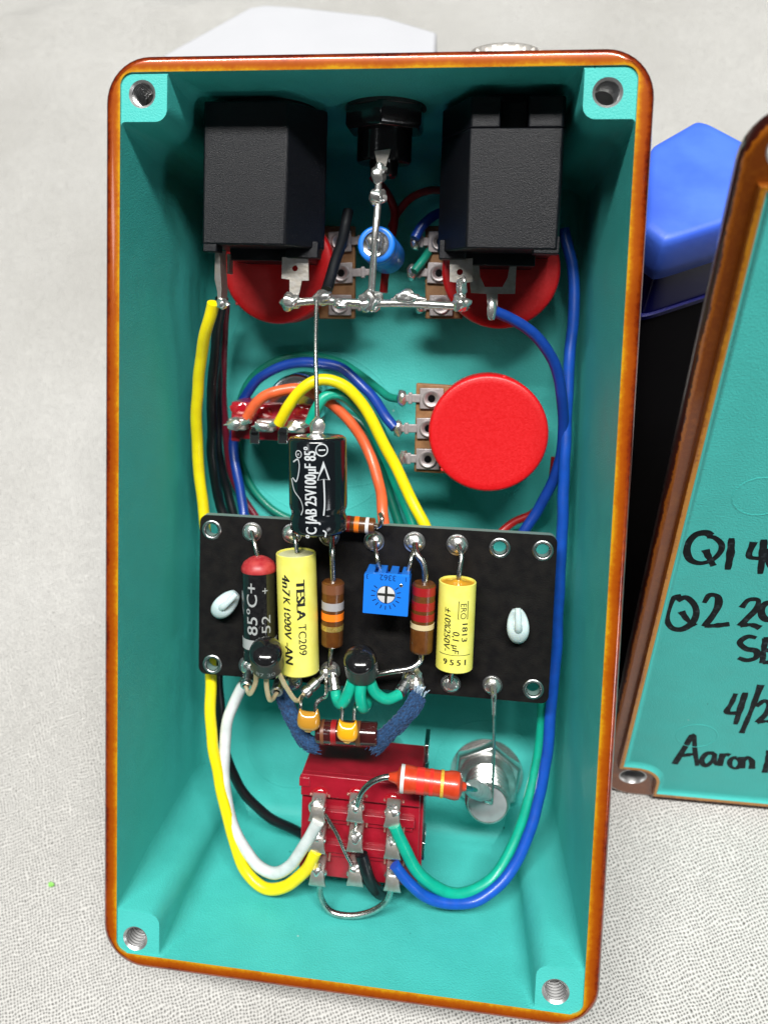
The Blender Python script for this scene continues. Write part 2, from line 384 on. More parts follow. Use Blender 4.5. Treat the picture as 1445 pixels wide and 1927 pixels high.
def text(mb, s, size, surf, s0, t0, ang, m, sx=1, bold=0, shear=0, fit=0):
    vs, fs = text2d(s, size)
    if fit: sx = (fit - bold) / (max(v.x for v in vs) - min(v.x for v in vs))
    ca, sa = math.cos(math.radians(ang)), math.sin(math.radians(ang))
    nb_ = math.ceil(bold / .07)
    for k, dx in enumerate([bold * q / nb_ for q in range(nb_ + 1)] if bold else (0,)):
        pts = []
        for v in vs:
            x, y = v.x * sx + dx + shear * v.y, v.y
            pts.append(surf(s0 + x * ca - y * sa, t0 + x * sa + y * ca, .02 + .004 * k))
        mb.add(pts, fs, m)
def cylsurf(O, axis, r):
    a, n, b = basis(V(axis)); b = a.cross(n); O = V(O)
    return lambda s, t, off: O + a * t + (n * math.cos(s / r) + b * math.sin(s / r)) * (r + off)
def strokes(mb, lines, surf, width, m, n=5, th=.03):
    for l in lines:
        pts = [surf(*q, .0) for q in l]
        nn = (surf(l[0][0], l[0][1], 1) - surf(l[0][0], l[0][1], 0)).normalized()
        mb.tube(spline(pts, n) if n else pts, (th, width / 2), m, 8, flat=nn)

# ------------------------------------------------------------------ cloth (the table surface)
def ground():
    mb = MB(); nx, ny = 300, 260; vs = []; x0, x1, y0, y1 = -600, 600, -220, 1300
    fa, fb = towards(G(-60, 118)), towards(G(330, 52))
    for j in range(ny + 1):
        for i in range(nx + 1):
            u = 2 * i / nx - 1; x = 600 * math.copysign(abs(u) ** 1.5, u); y = y0 + (y1 - y0) * (j / ny) ** 1.5
            k = min(1, max(0, (y - 75) / 120)); k = k * k * (3 - 2 * k)
            q = V((x, y, 0)); w_ = noise.noise(V((x * .012, y * .01, 4)))
            z = k * (9 * noise.noise(V((x * .009, y * .005, 3))) + 7 * (1 - abs(noise.noise(V((x * .006 + y * .012, y * .005, 9))))) ** 3 + 2.4 * noise.noise(V((x * .03 + y * .02, y * .025 - x * .01, 5))))
            d = (x - fa.x) * (fb.y - fa.y) - (y - fa.y) * (fb.x - fa.x); d /= (fb - fa).length
            z += k * 7 * math.exp(-((d + 14 * w_) / 9) ** 2)
            kl = min(1, max(0, (-52 - x) / 50)); z += kl * (1 - k) * (1.8 * noise.noise(V((x * .02 + y * .012, y * .016, 1))) + .5 * noise.noise(V((x * .06 - y * .03, y * .03, 2))))
            kb = min(1, max(0, (-62 - y) / 50)); z += kb * (1 - kl) * 1.0 * noise.noise(V((x * .03, y * .03, 8)))
            vs.append(toBox(V((x, y, z - .05))))
    fs = [(j * (nx + 1) + i, j * (nx + 1) + i + 1, (j + 1) * (nx + 1) + i + 1, (j + 1) * (nx + 1) + i) for j in range(ny) for i in range(nx)]
    mb.add(vs, fs, m_linen)
    o = mb.build('table_cloth', origin=toBox(V((0, 0, 0))), kind='structure')
    # weave follows the table, not the enclosure: rotate the mesh into the table frame
    R4 = MR.to_4x4(); o.data.transform(R4); o.matrix_world = Matrix.Translation((0, 0, 0))
    return o
ground()

# ------------------------------------------------------------------ the enclosure
KY = 1.0033
HX, HY = 33.25, 60.75 * KY
FLOOR = -35.5
def inner(z):
    k = -z / 35.5
    return 31.25 - 1.85 * k, (58.75 - 2.1 * k) * KY
HOLES = []
def enclosure():
    e = thing('pedal_enclosure', 'open diecast box with amber lacquered rim and turquoise painted interior', 'enclosure', (0, -HY, -38.5))
    mb = MB()
    def R(hx, hy, r, z): return [V((x, y, z)) for x, y in rrect(hx, hy, r, 10)]
    ix, iy = inner(0)
    seq = [(ix, iy, 1.6, -.35, 0), (ix, iy, 1.6, -.02, 0), (ix + .18, iy + .18, 1.8, .0, .06), (ix + .7, iy + .7, 2.8, .0, .35), (HX - .75, HY - .75, 5.2, .0, .72), (HX - .4, HY - .4, 5.4, -.08, .86),
           (HX - .12, HY - .12, 5.6, -.35, 1), (HX, HY, 5.7, -.8, 1.1), (HX - 1.0, HY - 1.0, 5.2, -36, 1.1), (HX - 1.6, HY - 1.6, 4.8, -37.6, 1.1), (HX - 3.2, HY - 3.2, 4, -38.5, 1.1)]
    mb.rings([R(a, b, r, z) for a, b, r, z, t in seq], m_rim, cap1=True, at=[q[4] for q in seq])
    mb.build('outer_shell', e, ang=60)
    mb = MB(); rs = []
    for z in (-.04, -6, -14, -22, -30, -33.5, -34.6, -35.2, FLOOR):
        x, y = inner(z); f = max(0, -z - 33) ; rr = 1.5 + 1.8 * (-z / 35)
        ins = {-33.5: .05, -34.6: .5, -35.2: 1.1, FLOOR: 2.2}.get(z, 0)
        rs.append(R(x - ins, y - ins, rr, z))
    mb.rings(rs, m_teal, cap1=True)
    # moulded ejector marks standing a hair proud of the floor
    def mark(px, py, r):
        c = P(px, py, FLOOR); pts = [c + V((r * math.cos(q), r * math.sin(q), 0)) for q in (2 * PI * k / 48 for k in range(49))]
        mb.tube(pts, (.07, .16), m_teal, 6, cap=False)
    mark(543, 1405, 7.3); mark(915, 1450, 8.5); mark(600, 815, 13.5); mark(640, 700, 19)
    mb.build('interior_lining', e, ang=50)
    # four screw bosses
    for (px, py, sx, sy) in ((268, 177, -1, 1), (1143, 174, 1, 1), (255, 1766, -1, -1), (1045, 1866, 1, -1)):
        h = P(px, py, -.3); mb = MB(); rs = []; top2 = None
        for z, L, f, rc in ((-.3, 6.0, .5, 1.5), (-.8, 6.1, .8, 2.0), (-12, 6.0, 2.4, 3.2), (-24, 6.0, 3.0, 2.9), (-33, 6.2, 3.2, 2.9), (-36, 7.0, 3.5, 3.4)):
            x, y = inner(z); o = []
            o.append((-.15, L + f)); 
            for k in range(6):
                a = math.radians(90 * k / 5); o.append((f - f * math.cos(a), L + f - f * math.sin(a)))
            for k in range(8):
                a = math.radians(90 - 90 * k / 7); o.append((L - rc + rc * math.cos(a), L - rc + rc * math.sin(a)))
            for k in range(6):
                a = math.radians(90 * (5 - k) / 5); o.append((L + f - f * math.sin(a), f - f * math.cos(a)))
            o.append((L + f, -.15)); o.append((-.12, -.12))
            pts = [(sx * (x - u), sy * (y - v)) for u, v in o]
            if top2 is None: top2 = pts
            rs.append([V((a, b, z)) for a, b in pts])
        mb.rings(rs, m_teal)
        vs, fs = flat_mesh([top2, circ(h.x, h.y, 1.75, 28)])
        mb.add([V((v.x, v.y, -.3)) for v in vs], fs, m_teal)
        bo = mb.build('screw_boss', e, ang=45)
        mb = MB(); prof = [(-.0, 1.75)]
        t = -.25
        while t > -5.2: prof += [(t, 1.42), (t - .12, 1.42), (t - .32, 1.72), (t - .42, 1.72)]; t -= .55
        a = [[h + V((r * math.cos(q), r * math.sin(q), tt)) for q in (2 * PI * k / 28 for k in range(28))] for tt, r in prof]
        mb.rings(a, m_hole, cap1=True); mb.build('threaded_hole', bo, ang=20)
enclosure()

# ------------------------------------------------------------------ generic electronics pieces
def wire(name, label, m, r, pts, group=None, cat='wire', n=10, strip=None):
    pts = PP(*pts); mb = MB(); sd = random.random() * 40
    path = [p + noise.noise_vector(p * .22 + V((sd, 0, 0))) * .22 for p in spline(pts, n)]
    mb.tube(path, r, m, 14, rfun=lambda t: 1 + .035 * noise.noise(V((t * 23, sd, 1))))
    return tag(mb.build(name, origin=pts[0]), label, cat, group)
def solder(mb, p, r, sq=.8, seed=None, m=None):
    mb.blob(p, r, r * random.uniform(.9, 1.15), r * sq, m or m_solder, .35, seed if seed is not None else random.random() * 50)
def body_axis(a, b):
    a, b = V(a), V(b); return a, (b - a), (b - a).length

# ------------------------------------------------------------------ jacks
JZ = -8.5
def jack(side):
    left = side < 0; JZ = -8.0 if left else -6.4
    lab = ('square black phone jack on the left, yellow wire soldered below it' if left else 'square black phone jack on the right with a notch in its top edge')
    if left: xf0, xf1, xc = P(382, 350, JZ).x, P(539, 350, JZ).x, P(612, 400, -14.5).x
    else: xf1, xf0, xc = P(1053, 350, JZ).x, P(881, 350, JZ).x, P(826, 400, -14.5).x
    yb = P(460, 461, JZ).y; yt = 57.2
    o = V(((xf0 + xf1) / 2, yt, -18)); e = thing('phone_jack', lab, 'audio jack', o, 'black phone jacks at the top')
    # cross-section in xz, extruded along y
    if left: sec = [(xf0, JZ), (xf1, JZ), (xc, -14.5), (xc - .4, -17), (xc - 2.6, -28), (xf0, -28)]
    else: sec = [(xf1, JZ + .0), (xf0, JZ), (xc, -14.5), (xc, -28), (xf1 + .3, -28), (xf1 + .3, JZ - .8)]
    mb = MB(); mb.prism([V((x, yb, z)) for x, z in sec], (0, 3 - (yb - 0) + yt - 3, 0), m_blackpl)
    ob = mb.build('jack_body', e, bevel=.28)
    if not left:
        # the notch is a real recess: rebuilt top edge around it
        bpy.data.objects.remove(ob); mb = MB()
        n0, n1 = P(942, 222, JZ).x, P(994, 222, JZ).x; yn = P(960, 240, JZ).y
        mb.prism([V((x, yb, z)) for x, z in sec], (0, yn - yb, 0), m_blackpl)
        mb.prism([V((x, yn - .02, z)) for x, z in [(n0, JZ), (xf0, JZ), (xc, -14.5), (xc, -28), (n0, -28)]], (0, yt - yn, 0), m_blackpl)
        mb.prism([V((x, yn - .02, z)) for x, z in [(n1, JZ), (xf1, JZ), (xf1 + .3, JZ - .8), (xf1 + .3, -28), (n1, -28)]], (0, yt - yn, 0), m_blackpl)
        mb.prism([V((x, yn - .02, z)) for x, z in [(n0 - .02, JZ - 2.6), (n0 - .02, -27.9), (n1 + .02, -27.9), (n1 + .02, JZ - 2.6)]], (0, yt - yn - .1, 0), m_blackpl)
        mb.build('jack_body', e, bevel=.22)
    # feet along the lower edge
    mb = MB()
    if left: sp = [(382, 408, 462, 474, JZ - .1), (538, 598, 470, 486, -12.5)]
    else: sp = [(1003, 1052, 462, 478, JZ - .2), (826, 876, 468, 488, -12.5)]
    for a, b, y0, y1, z in sp:
        p0, p1 = P(a, y0, z), P(b, y1, z); mb.abox(p0.x, p1.x, p1.y, p0.y + 1.2, z - 3, z, m_blackpl)
    if left: mb.abox(xf0 + 2, xc - 2.5, yb - 1.6, yb + .5, -26, -15, m_blackpl)
    else: mb.abox(xc + 2.5, xf1 - 2, yb - 1.6, yb + .5, -26, -15, m_blackpl)
    mb.build('foot_rail', e, bevel=.15)
    # neck through the wall and nut
    mb = MB(); xm = (xf0 + xf1 + (xc - xf1 if left else xc - xf0) * .5) / 2
    mb.lathe((xm, yt - .1, -17.5), (0, 1, 0), [(0, 7), (2.2, 7)], m_blackpl); mb.build('neck_collar', e)
    if not left:
        mb = MB(); c = V((P(951, 90, -9).x, HY - .1, -14.5))
        mb.lathe(c, (0, 1, 0), [(0, 6.0), (1.2, 6.0), (1.4, 5.4), (3.0, 5.2), (3.7, 4.6), (4.0, 3.6)], m_brush, 32)
        for k in range(24):
            a = 2 * PI * k / 24; mb.box(c + V((5.3 * math.cos(a), 2.2, 5.3 * math.sin(a))), (.25 * math.sin(a), 0, -.25 * math.cos(a)), (0, 1.0, 0), (.2 * math.cos(a), 0, .2 * math.sin(a)), m_brush)
        mb.build('outer_nut', e)
    # solder lugs
    def lug(poly, z, hole=None, t=.35, name='solder_lug'):
        mb = MB(); pts = [(P(a, b, z).x, P(a, b, z).y) for a, b in poly]
        outs = [pts]
        if hole: h = P(hole[0], hole[1], z); outs.append(circ(h.x, h.y, .42, 14))
        plate(mb, outs, lambda x, y, q: V((x, y, q)), z - t, z, m_grim); return mb
    if left:
        lug([(531, 484), (580, 484), (581, 528), (568, 528), (564, 548), (556, 575), (540, 575), (545, 550), (545, 526), (530, 524)], -13.5, (555, 505)).build('solder_lug', e, bevel=.05)
        mb = MB(); mb.prism([P(405, 470, -10), P(413, 470, -10), P(417, 545, -11), P(414, 580, -11.5), P(410, 580, -11.5), P(409, 548, -11), P(404, 525, -10.5)], (0.1, 0, -3.0), m_grim)
        mb.build('solder_lug', e, bevel=.05)
        mb = MB(); mb.prism([P(427, 478, -14), P(432, 478, -14), P(432, 515, -14), P(428, 515, -14)], (0, 0, -2), m_grim); mb.build('solder_lug', e)
        mb = MB(); solder(mb, P(418, 571, -11), .85, .8, 3); mb.blob(P(428, 573, -11), .5, .25, .3, m_solder, .3, 4); mb.build('solder_blob', e)
    else:
        lug([(846, 488), (889, 486), (889, 530), (876, 532), (876, 560), (884, 580), (858, 580), (864, 555), (862, 532), (846, 530)], -13.5, (865, 512)).build('solder_lug', e, bevel=.05)
        o1 = [(891, 468), (899, 468), (903, 520), (912, 540), (945, 540), (955, 522), (962, 480), (968, 468), (979, 470), (971, 505), (969, 553), (936, 553), (936, 585), (918, 585), (915, 553), (886, 551), (884, 535)]
        lug(o1, -16).build('solder_lug', e, bevel=.05)
        mb = MB(); mb.lathe(P(930, 470, -12), (0, -1, .1), [(-2, 1.5), (-.6, 1.5), (-.15, 1.2), (0, .6)], m_copper); mb.build('tip_contact', e)
        mb = MB(); mb.blob(P(925, 583, -15.3), .72, 1.6, .6, m_solder, .25, 11); mb.build('solder_blob', e)
jack(-1); jack(1)

# power jack -------------------------------------------------------------
def power_jack():
    c = V((P(722, 215, -14).x, 58, -16.5)); e = thing('power_jack', 'round black socket with a six sided nut between the phone jacks', 'power jack', c)
    mb = MB(); ri = 5.9
    hexa = [V((c.x + ri * math.sin(a), 57.9, c.z + ri * math.cos(a))) for a in (2 * PI * k / 6 for k in range(6))]
    rs = [[V((c.x + (p.x - c.x) * k, y, c.z + (p.z - c.z) * k)) for p in hexa] for y, k in ((57.9, 1), (55.3, 1), (54.7, .93))]
    mb.rings(rs, m_blackgl, True, True); mb.build('hex_nut', e, bevel=.15)
    mb = MB(); mb.lathe(c + V((0, -.3, 0)), (0, -1, 0), [(-1, 5.6), (-.05, 5.6)], m_trans, 40); mb.build('washer', e)
    mb = MB(); mb.lathe(c + V((0, -3, 0)), (0, -1, 0), [(0, 3.8), (4.2, 3.8), (4.5, 3.6), (4.6, 2.0), (6.2, 1.9), (6.4, 1.7)], m_blackgl, 28); mb.build('barrel', e, ang=30)
    mb = MB(); mb.prism([P(704, 284, -12.4), P(735, 280, -12.4), P(727, 310, -12.6), (P(722, 325, -12.6)), P(711, 325, -12.6), P(709, 305, -12.6)], (0, 0, -.4), m_grim); mb.build('solder_lug', e, bevel=.06)
power_jack()

# ------------------------------------------------------------------ bare bus wire
def bus():
    e = thing('bus_wire', 'bare tinned ground wire running across below both phone jacks', 'wire', P(697, 572, -12.3))
    z = -12.3
    mb = MB(); mb.tube(spline(PP((546, 571, z), (600, 566, z), (697, 571, z), (770, 571, z), (868, 577, z)), 6), .55, m_solder, 10); mb.build('wire_run', e)
    mb = MB(); mb.tube(spline(PP((716, 318, z), (712, 350, z), (711, 385, z), (706, 440, z + .8), (702, 500, z + .4), (698, 565, z)), 6), .48, m_solder, 10); mb.build('wire_run', e)
    for i, (px, py, rx, ry, dz) in enumerate([(547, 568, 1.15, 1.0, 0), (697, 568, 1.2, 1.25, .1), (608, 560, 1.0, .85, .1), (768, 560, 1.3, .75, .1), (866, 572, 1.0, .9, 0), (714, 326, .85, 1.0, .1), (712, 371, .95, .85, .1), (868, 540, .6, 1.2, .1), (640, 570, .9, .6, 0)]):
        mb = MB(); mb.blob(P(px, py, z + dz), rx * 1.22, ry * 1.22, .95, m_solder, .5, i * 3.3 + 1, sub=3)
        if i in (1, 3): mb.tube(PP((px - 32, py + 4, z), (px, py + 3, z), (px + 34, py + 4, z)), .95, m_solder, 10, rfun=lambda t: 1 - .75 * abs(2 * t - 1) ** .6)
        if i == 1: mb.tube(PP((px, py, z), (px + 2, py + 20, z + .1)), .8, m_solder, 8, rfun=lambda t: 1 - .8 * t)
        mb.build('solder_blob', e)
bus()
def blue_cap():
    a = P(708, 460, -14); b = a + V((.5, -.8, -11)); e = thing('blue_capacitor', 'small blue capacitor standing on end with a crimped metal top', 'capacitor', b)
    ax = (b - a).normalized()
    mb = MB(); mb.lathe(a, ax, [(-.12, 1.9), (-.18, 2.3), (0, 2.55), (.5, 2.6), (1.5, 2.6), (1.9, 2.35), (2.3, 2.6), (2.8, 2.6), (3.0, 2.5), (3.3, 2.6), (4, 2.6), (4.2, 2.5), (4.5, 2.6), (11.5, 2.6), (12, 2.3)], m_trim, 30, False); mb.build('sleeve', e, ang=50)
    mb = MB(); mb.lathe(a, ax, [(-.05, 1.95), (-.3, 1.8), (-.1, 1.2), (-.12, .4), (-.1, 0)], m_chrome, 24)
    mb.blob(a + V((-.2, .2, .5)), 1.1, 1.2, .7, m_solder, .4, 5); mb.build('metal_top', e)
blue_cap()

# ------------------------------------------------------------------ potentiometers
def pot(px, py, z, label, side, lug_z, lugs, knobs=True, board=None):
    c = P(px, py, z); e = thing('potentiometer', label, 'potentiometer', V((c.x, c.y, FLOOR)), 'potentiometers with red dust caps')
    mb = MB(); mb.lathe(V((c.x, c.y, z - 8)), (0, 0, 1), [(0, 8.35), (7.2, 8.5), (7.6, 8.45), (7.9, 8.25), (8, 8.0), (7.97, 7.2), (7.9, 4), (7.86, 0)], m_red, 72); mb.blob(V((c.x + 1.9, c.y + 8.2, z - .6)), .35, .25, .3, m_red, .4, 2); mb.blob(V((c.x - 6.3, c.y - 5.6, z - .5)), .3, .25, .3, m_red, .4, 6); mb.build('dust_cap', e, ang=50)
    mb = MB(); mb.lathe(V((c.x, c.y, FLOOR)), (0, 0, 1), [(0, 5.5), (1.6, 5.5), (1.6, 7.8), (z - 8 - FLOOR + .05, 7.8)], m_chrome, 32); mb.build('metal_base', e)
    if board:
        p = [P(a, b, lug_z) for a, b in board]
        mb = MB(); mb.prism(p, (0, 0, -1.2), m_phen); mb.build('terminal_board', e, bevel=.2)
    for (x, y, tx, ty) in lugs:
        q = P(x, y, lug_z + .35); t = P(tx, ty, lug_z + .2); d = (t - q); d.z = 0; dn = d.normalized(); nn = V((-dn.y, dn.x, 0))
        mb = MB(); mb.box(q, dn * 1.75, nn * 1.55, (0, 0, .22), m_term)
        L = d.length
        mb.box(q + dn * (1.7 + (L - 1.7) * .35), dn * ((L - 1.7) * .36), nn * .62, (0, 0, .2), m_term)
        mb.box(q + dn * (1.7 + (L - 1.7) * .55), dn * .3, nn * .85, (0, 0, .24), m_term)
        mb.box(q + dn * (1.7 + (L - 1.7) * .82), dn * ((L - 1.7) * .2), nn * .5, (0, 0, .2), m_term)
        lg = mb.build('terminal', e, bevel=.1)
        mb = MB(); ring = [(.22, 1.3), (.5, 1.3), (.62, 1.15), (.6, .95), (.3, .62), (-.4, .55)]
        mb.rings([[q + V((r * math.cos(k * PI / 12), r * math.sin(k * PI / 12), zz)) for k in range(24)] for zz, r in ring], m_term); 
        mb.add([q + V((.56 * math.cos(k * PI / 12), .56 * math.sin(k * PI / 12), .26)) for k in range(24)], [tuple(range(24))], m_blackbin)
        mb.build('rivet', lg)
        if knobs:
            mb = MB(); mb.blob(t + V((0, 0, .1)), .8, 1.35, .95, m_solder if y != 860 else m_term, .25, x); mb.build('solder_blob', lg)
pot(918, 816, -19.5, 'potentiometer under a wide bright red dust cap right of centre', -1, -23.5,
    [(812, 750, 757, 749), (806, 806, 749, 806), (805, 864, 758, 862)], True, [(783, 721), (880, 727), (876, 894), (779, 888)])
pot(523, 503, -24, 'potentiometer with red dust cap tucked behind the left phone jack', 1, -27,
    [(640, 455, 690, 452), (642, 514, 700, 512), (640, 574, 690, 575)], False, [(600, 425), (668, 425), (668, 600), (600, 600)])
pot(942, 508, -24, 'potentiometer with red dust cap tucked behind the right phone jack', -1, -27,
    [(828, 455, 782, 455), (826, 514, 775, 512), (830, 575, 790, 575)], True, [(800, 425), (870, 425), (870, 600), (800, 600)])

# ------------------------------------------------------------------ mini toggle switch (red, upper)
def mini_switch():
    z = -23; a, b = P(436, 756, z), P(594, 838, z)
    e = thing('slide_switch', 'small dark red switch left of centre with three wires on its lugs', 'switch', V(((a.x + b.x) / 2, (a.y + b.y) / 2, FLOOR)))
    mb = MB(); mb.abox(a.x, b.x, b.y + .4, a.y, z - 8, z, m_switch)
    mb.abox(a.x, a.x + 1.4, b.y, b.y + 1, z - 8, z, m_switch); mb.build('body', e, bevel=.18)
    mb = MB(); c = P(556, 757, z - .8); mb.lathe(c + V((0, 0, -8)), (0, 0, 1), [(0, 4.3), (7.4, 4.3), (7.9, 4.0), (8.0, 3.2), (7.9, 0)], m_chrome, 36); mb.build('bushing', e)
    for px in (479, 532): 
        mb = MB(); q = P(px, 822, z + .3); mb.abox(q.x - .75, q.x + .75, q.y - 1.1, q.y + .8, z - 5, z + .3, m_chrome)
        mb.lathe(V((q.x, q.y + .8, z - .4)), (0, 0, 1), [(0, .75), (.7, .75)], m_chrome, 16); mb.build('metal_clip', e, bevel=.1)
    for px, py in ((450, 797), (502, 800), (560, 802)):
        mb = MB(); q = P(px, py, z + 1.3); mb.box(q, (1.35, 0, 0), (0, .9, 0), (0, 0, 1.4), m_grim); l = mb.build('solder_lug', e, bevel=.25)
        mb = MB(); mb.blob(q + V((-.3, 0, 1.1)), 1.3, .95, .8, m_solder, .4, px); mb.tube([q + V((.3, 0, 1)), q + V((2.2, .8, 1.6))], .45, m_solder, 8)
        mb.tube([q + V((-1, 0, 1.1)), q + V((-2.1, -.2, 1.1))], .35, m_solder, 8, rfun=lambda t: 1 - .8 * t); mb.build('solder_blob', l)
    for px, py in ((452, 770), (495, 775), (568, 775)):
        mb = MB(); mb.blob(P(px, py, z), 1.6, 1.1, .35, m_flux, .2, px); mb.build('flux_drop', e)
mini_switch()

# ------------------------------------------------------------------ circuit board
BZ = -15.0
def B(px, py, h=0): return P(px, py, BZ + h)
EYE = [(399, 997), (940, 1031), (1021, 1036), (400, 1250), (1003, 1297)]
def board():
    cs = [B(377, 968), B(1049, 1008), B(1031, 1325), B(374, 1267)]
    e = thing('circuit_board', 'black eyelet board laid across the middle of the enclosure', 'circuit board', (cs[0] + cs[2]) / 2)
    out = []
    n = len(cs)
    for i, c in enumerate(cs):
        p, q = cs[i - 1], cs[(i + 1) % n]; r = 1.0
        for t in (0, .25, .5, .75, 1):
            u = c + (p - c).normalized() * r * (1 - t) ** 1.6 + (q - c).normalized() * r * t ** 1.6; out.append((u.x, u.y))
    holes = [circ(B(a, b).x, B(a, b).y, .92, 24) for a, b in EYE]
    mb = MB(); plate(mb, [out] + holes, lambda x, y, z: V((x, y, z)), BZ - 1.5, BZ, m_board, m_boardedge); mb.build('board_panel', e, bevel=.08, ang=30)
    for a, b in EYE:
        q = B(a, b); mb = MB(); pr = [(-1.9, 1.0), (-.2, .98), (.05, 1.02), (.14, 1.15), (.14, 1.35), (.02, 1.45)]
        mb.rings([[q + V((r * math.cos(k * PI / 14), r * math.sin(k * PI / 14), t)) for k in range(28)] for t, r in pr], m_ring); mb.build('eyelet', e, ang=60)
    for a, b, r in [(475, 1001, 1.3), (550, 1004, 1.3), (620, 1008, 1.35), (704, 1018, 1.3), (780, 1020, 1.35), (860, 1025, 1.35), (848, 1286, 1.25), (926, 1289, 1.25), (622, 1262, 1.3), (552, 1282, 1.2), (468, 1252, 1.3), (776, 1280, 1.4)]:
        q = B(a, b); mb = MB(); pr = [(-1.9, 1.0), (.04, r + .18), (.16, r + .15), (.2, r)]
        mb.rings([[q + V((rr * math.cos(k * PI / 14), rr * math.sin(k * PI / 14), t)) for k in range(28)] for t, rr in pr], m_ring, cap1=True); ey = mb.build('eyelet', e, ang=60)
        mb = MB(); mb.blob(q + V((0, 0, .15)), r, r, r * .65, m_solder, .16, a * .37, sub=3); mb.build('solder_joint', ey)
board()
def board_clip(px, py, ang, label):
    c = B(px, py); e = thing('board_standoff', label, 'standoff', V((c.x, c.y, FLOOR)), 'milky plastic clips holding the board')
    d = V((math.cos(ang), math.sin(ang), 0)); nn = V((-d.y, d.x, 0))
    mb = MB(); rs = []
    for k in range(19):
        t = k / 18; L = -2.0 + 4.9 * t; wd = max(.2, 3.2 * (t + .06) ** .55 * max(0, 1.005 - t) ** .48 * (1 - .18 * t)); h_ = .75 * min(1, wd / 1.0)
        zc = .5 + 1.5 * math.sin(PI * min(1, t * .9 + .05))
        rs.append([c + d * L + nn * (wd * math.cos(q)) + V((0, 0, zc + h_ * math.sin(q))) for q in (2 * PI * j / 16 for j in range(16))])
    mb.rings(rs, m_nylon, True, True); mb.build('barb', e, ang=70)
    mb = MB(); mb.tube(spline([c - d * 2.9 + V((0, 0, 3.0)), c - d * 1.6 + V((0, 0, 3.2)), c - d * .2 + V((0, 0, 3.0)), c + d * .6 + V((0, 0, 2.3))], 4), (.4, .5), m_nylon, 10, rfun=lambda t: .75 + .45 * t); mb.build('latch_tip', e, ang=70)
    mb = MB(); mb.lathe(V((c.x, c.y, FLOOR)), (0, 0, 1), [(0, 3.5), (2, 3.4), (3, 2.2), (-BZ * 0 + (BZ - 1.6 - FLOOR), 2.2)], m_nylon, 20); mb.build('pillar', e)
board_clip(430, 1131, math.radians(-133), 'milky plastic board clip beside the red topped capacitor')
board_clip(973, 1170, math.radians(-86), 'milky plastic board clip on the bare right end of the board')

# ------------------------------------------------------------------ axial components
def axial(name, label, cat, a, b, r, m, prof, bands=(), leads=(), lead_r=.3, ends=None, group=None, seg=32):
    a, b = V(a), V(b); ax = (b - a); L = ax.length; ax.normalize()
    e = thing(name, label, cat, (a + b) / 2, group)
    mb = MB(); mb.lathe(a, ax, [(t * L if t <= 1 else L, rr * r) for t, rr in prof], m, seg); body = mb.build('body', e, ang=35)
    for t0, t1, bm, k in bands:
        mb = MB(); mb.lathe(a, ax, [(t0 * L, r * k), (t0 * L + .02, r * k + .03), (t1 * L - .02, r * k + .03), (t1 * L, r * k)], bm, seg); mb.build('colour_band', body)
    for pts, lr in leads:
        mb = MB(); mb.tube(spline(pts, 6), lr, m_tin, 10); mb.build('lead', e)
    return e, body, a, ax, L
PR_CC = [(0, 0), (0, .9), (.015, .97), (.03, 1), (.97, 1), (.985, .97), (1, .9), (1, 0)]
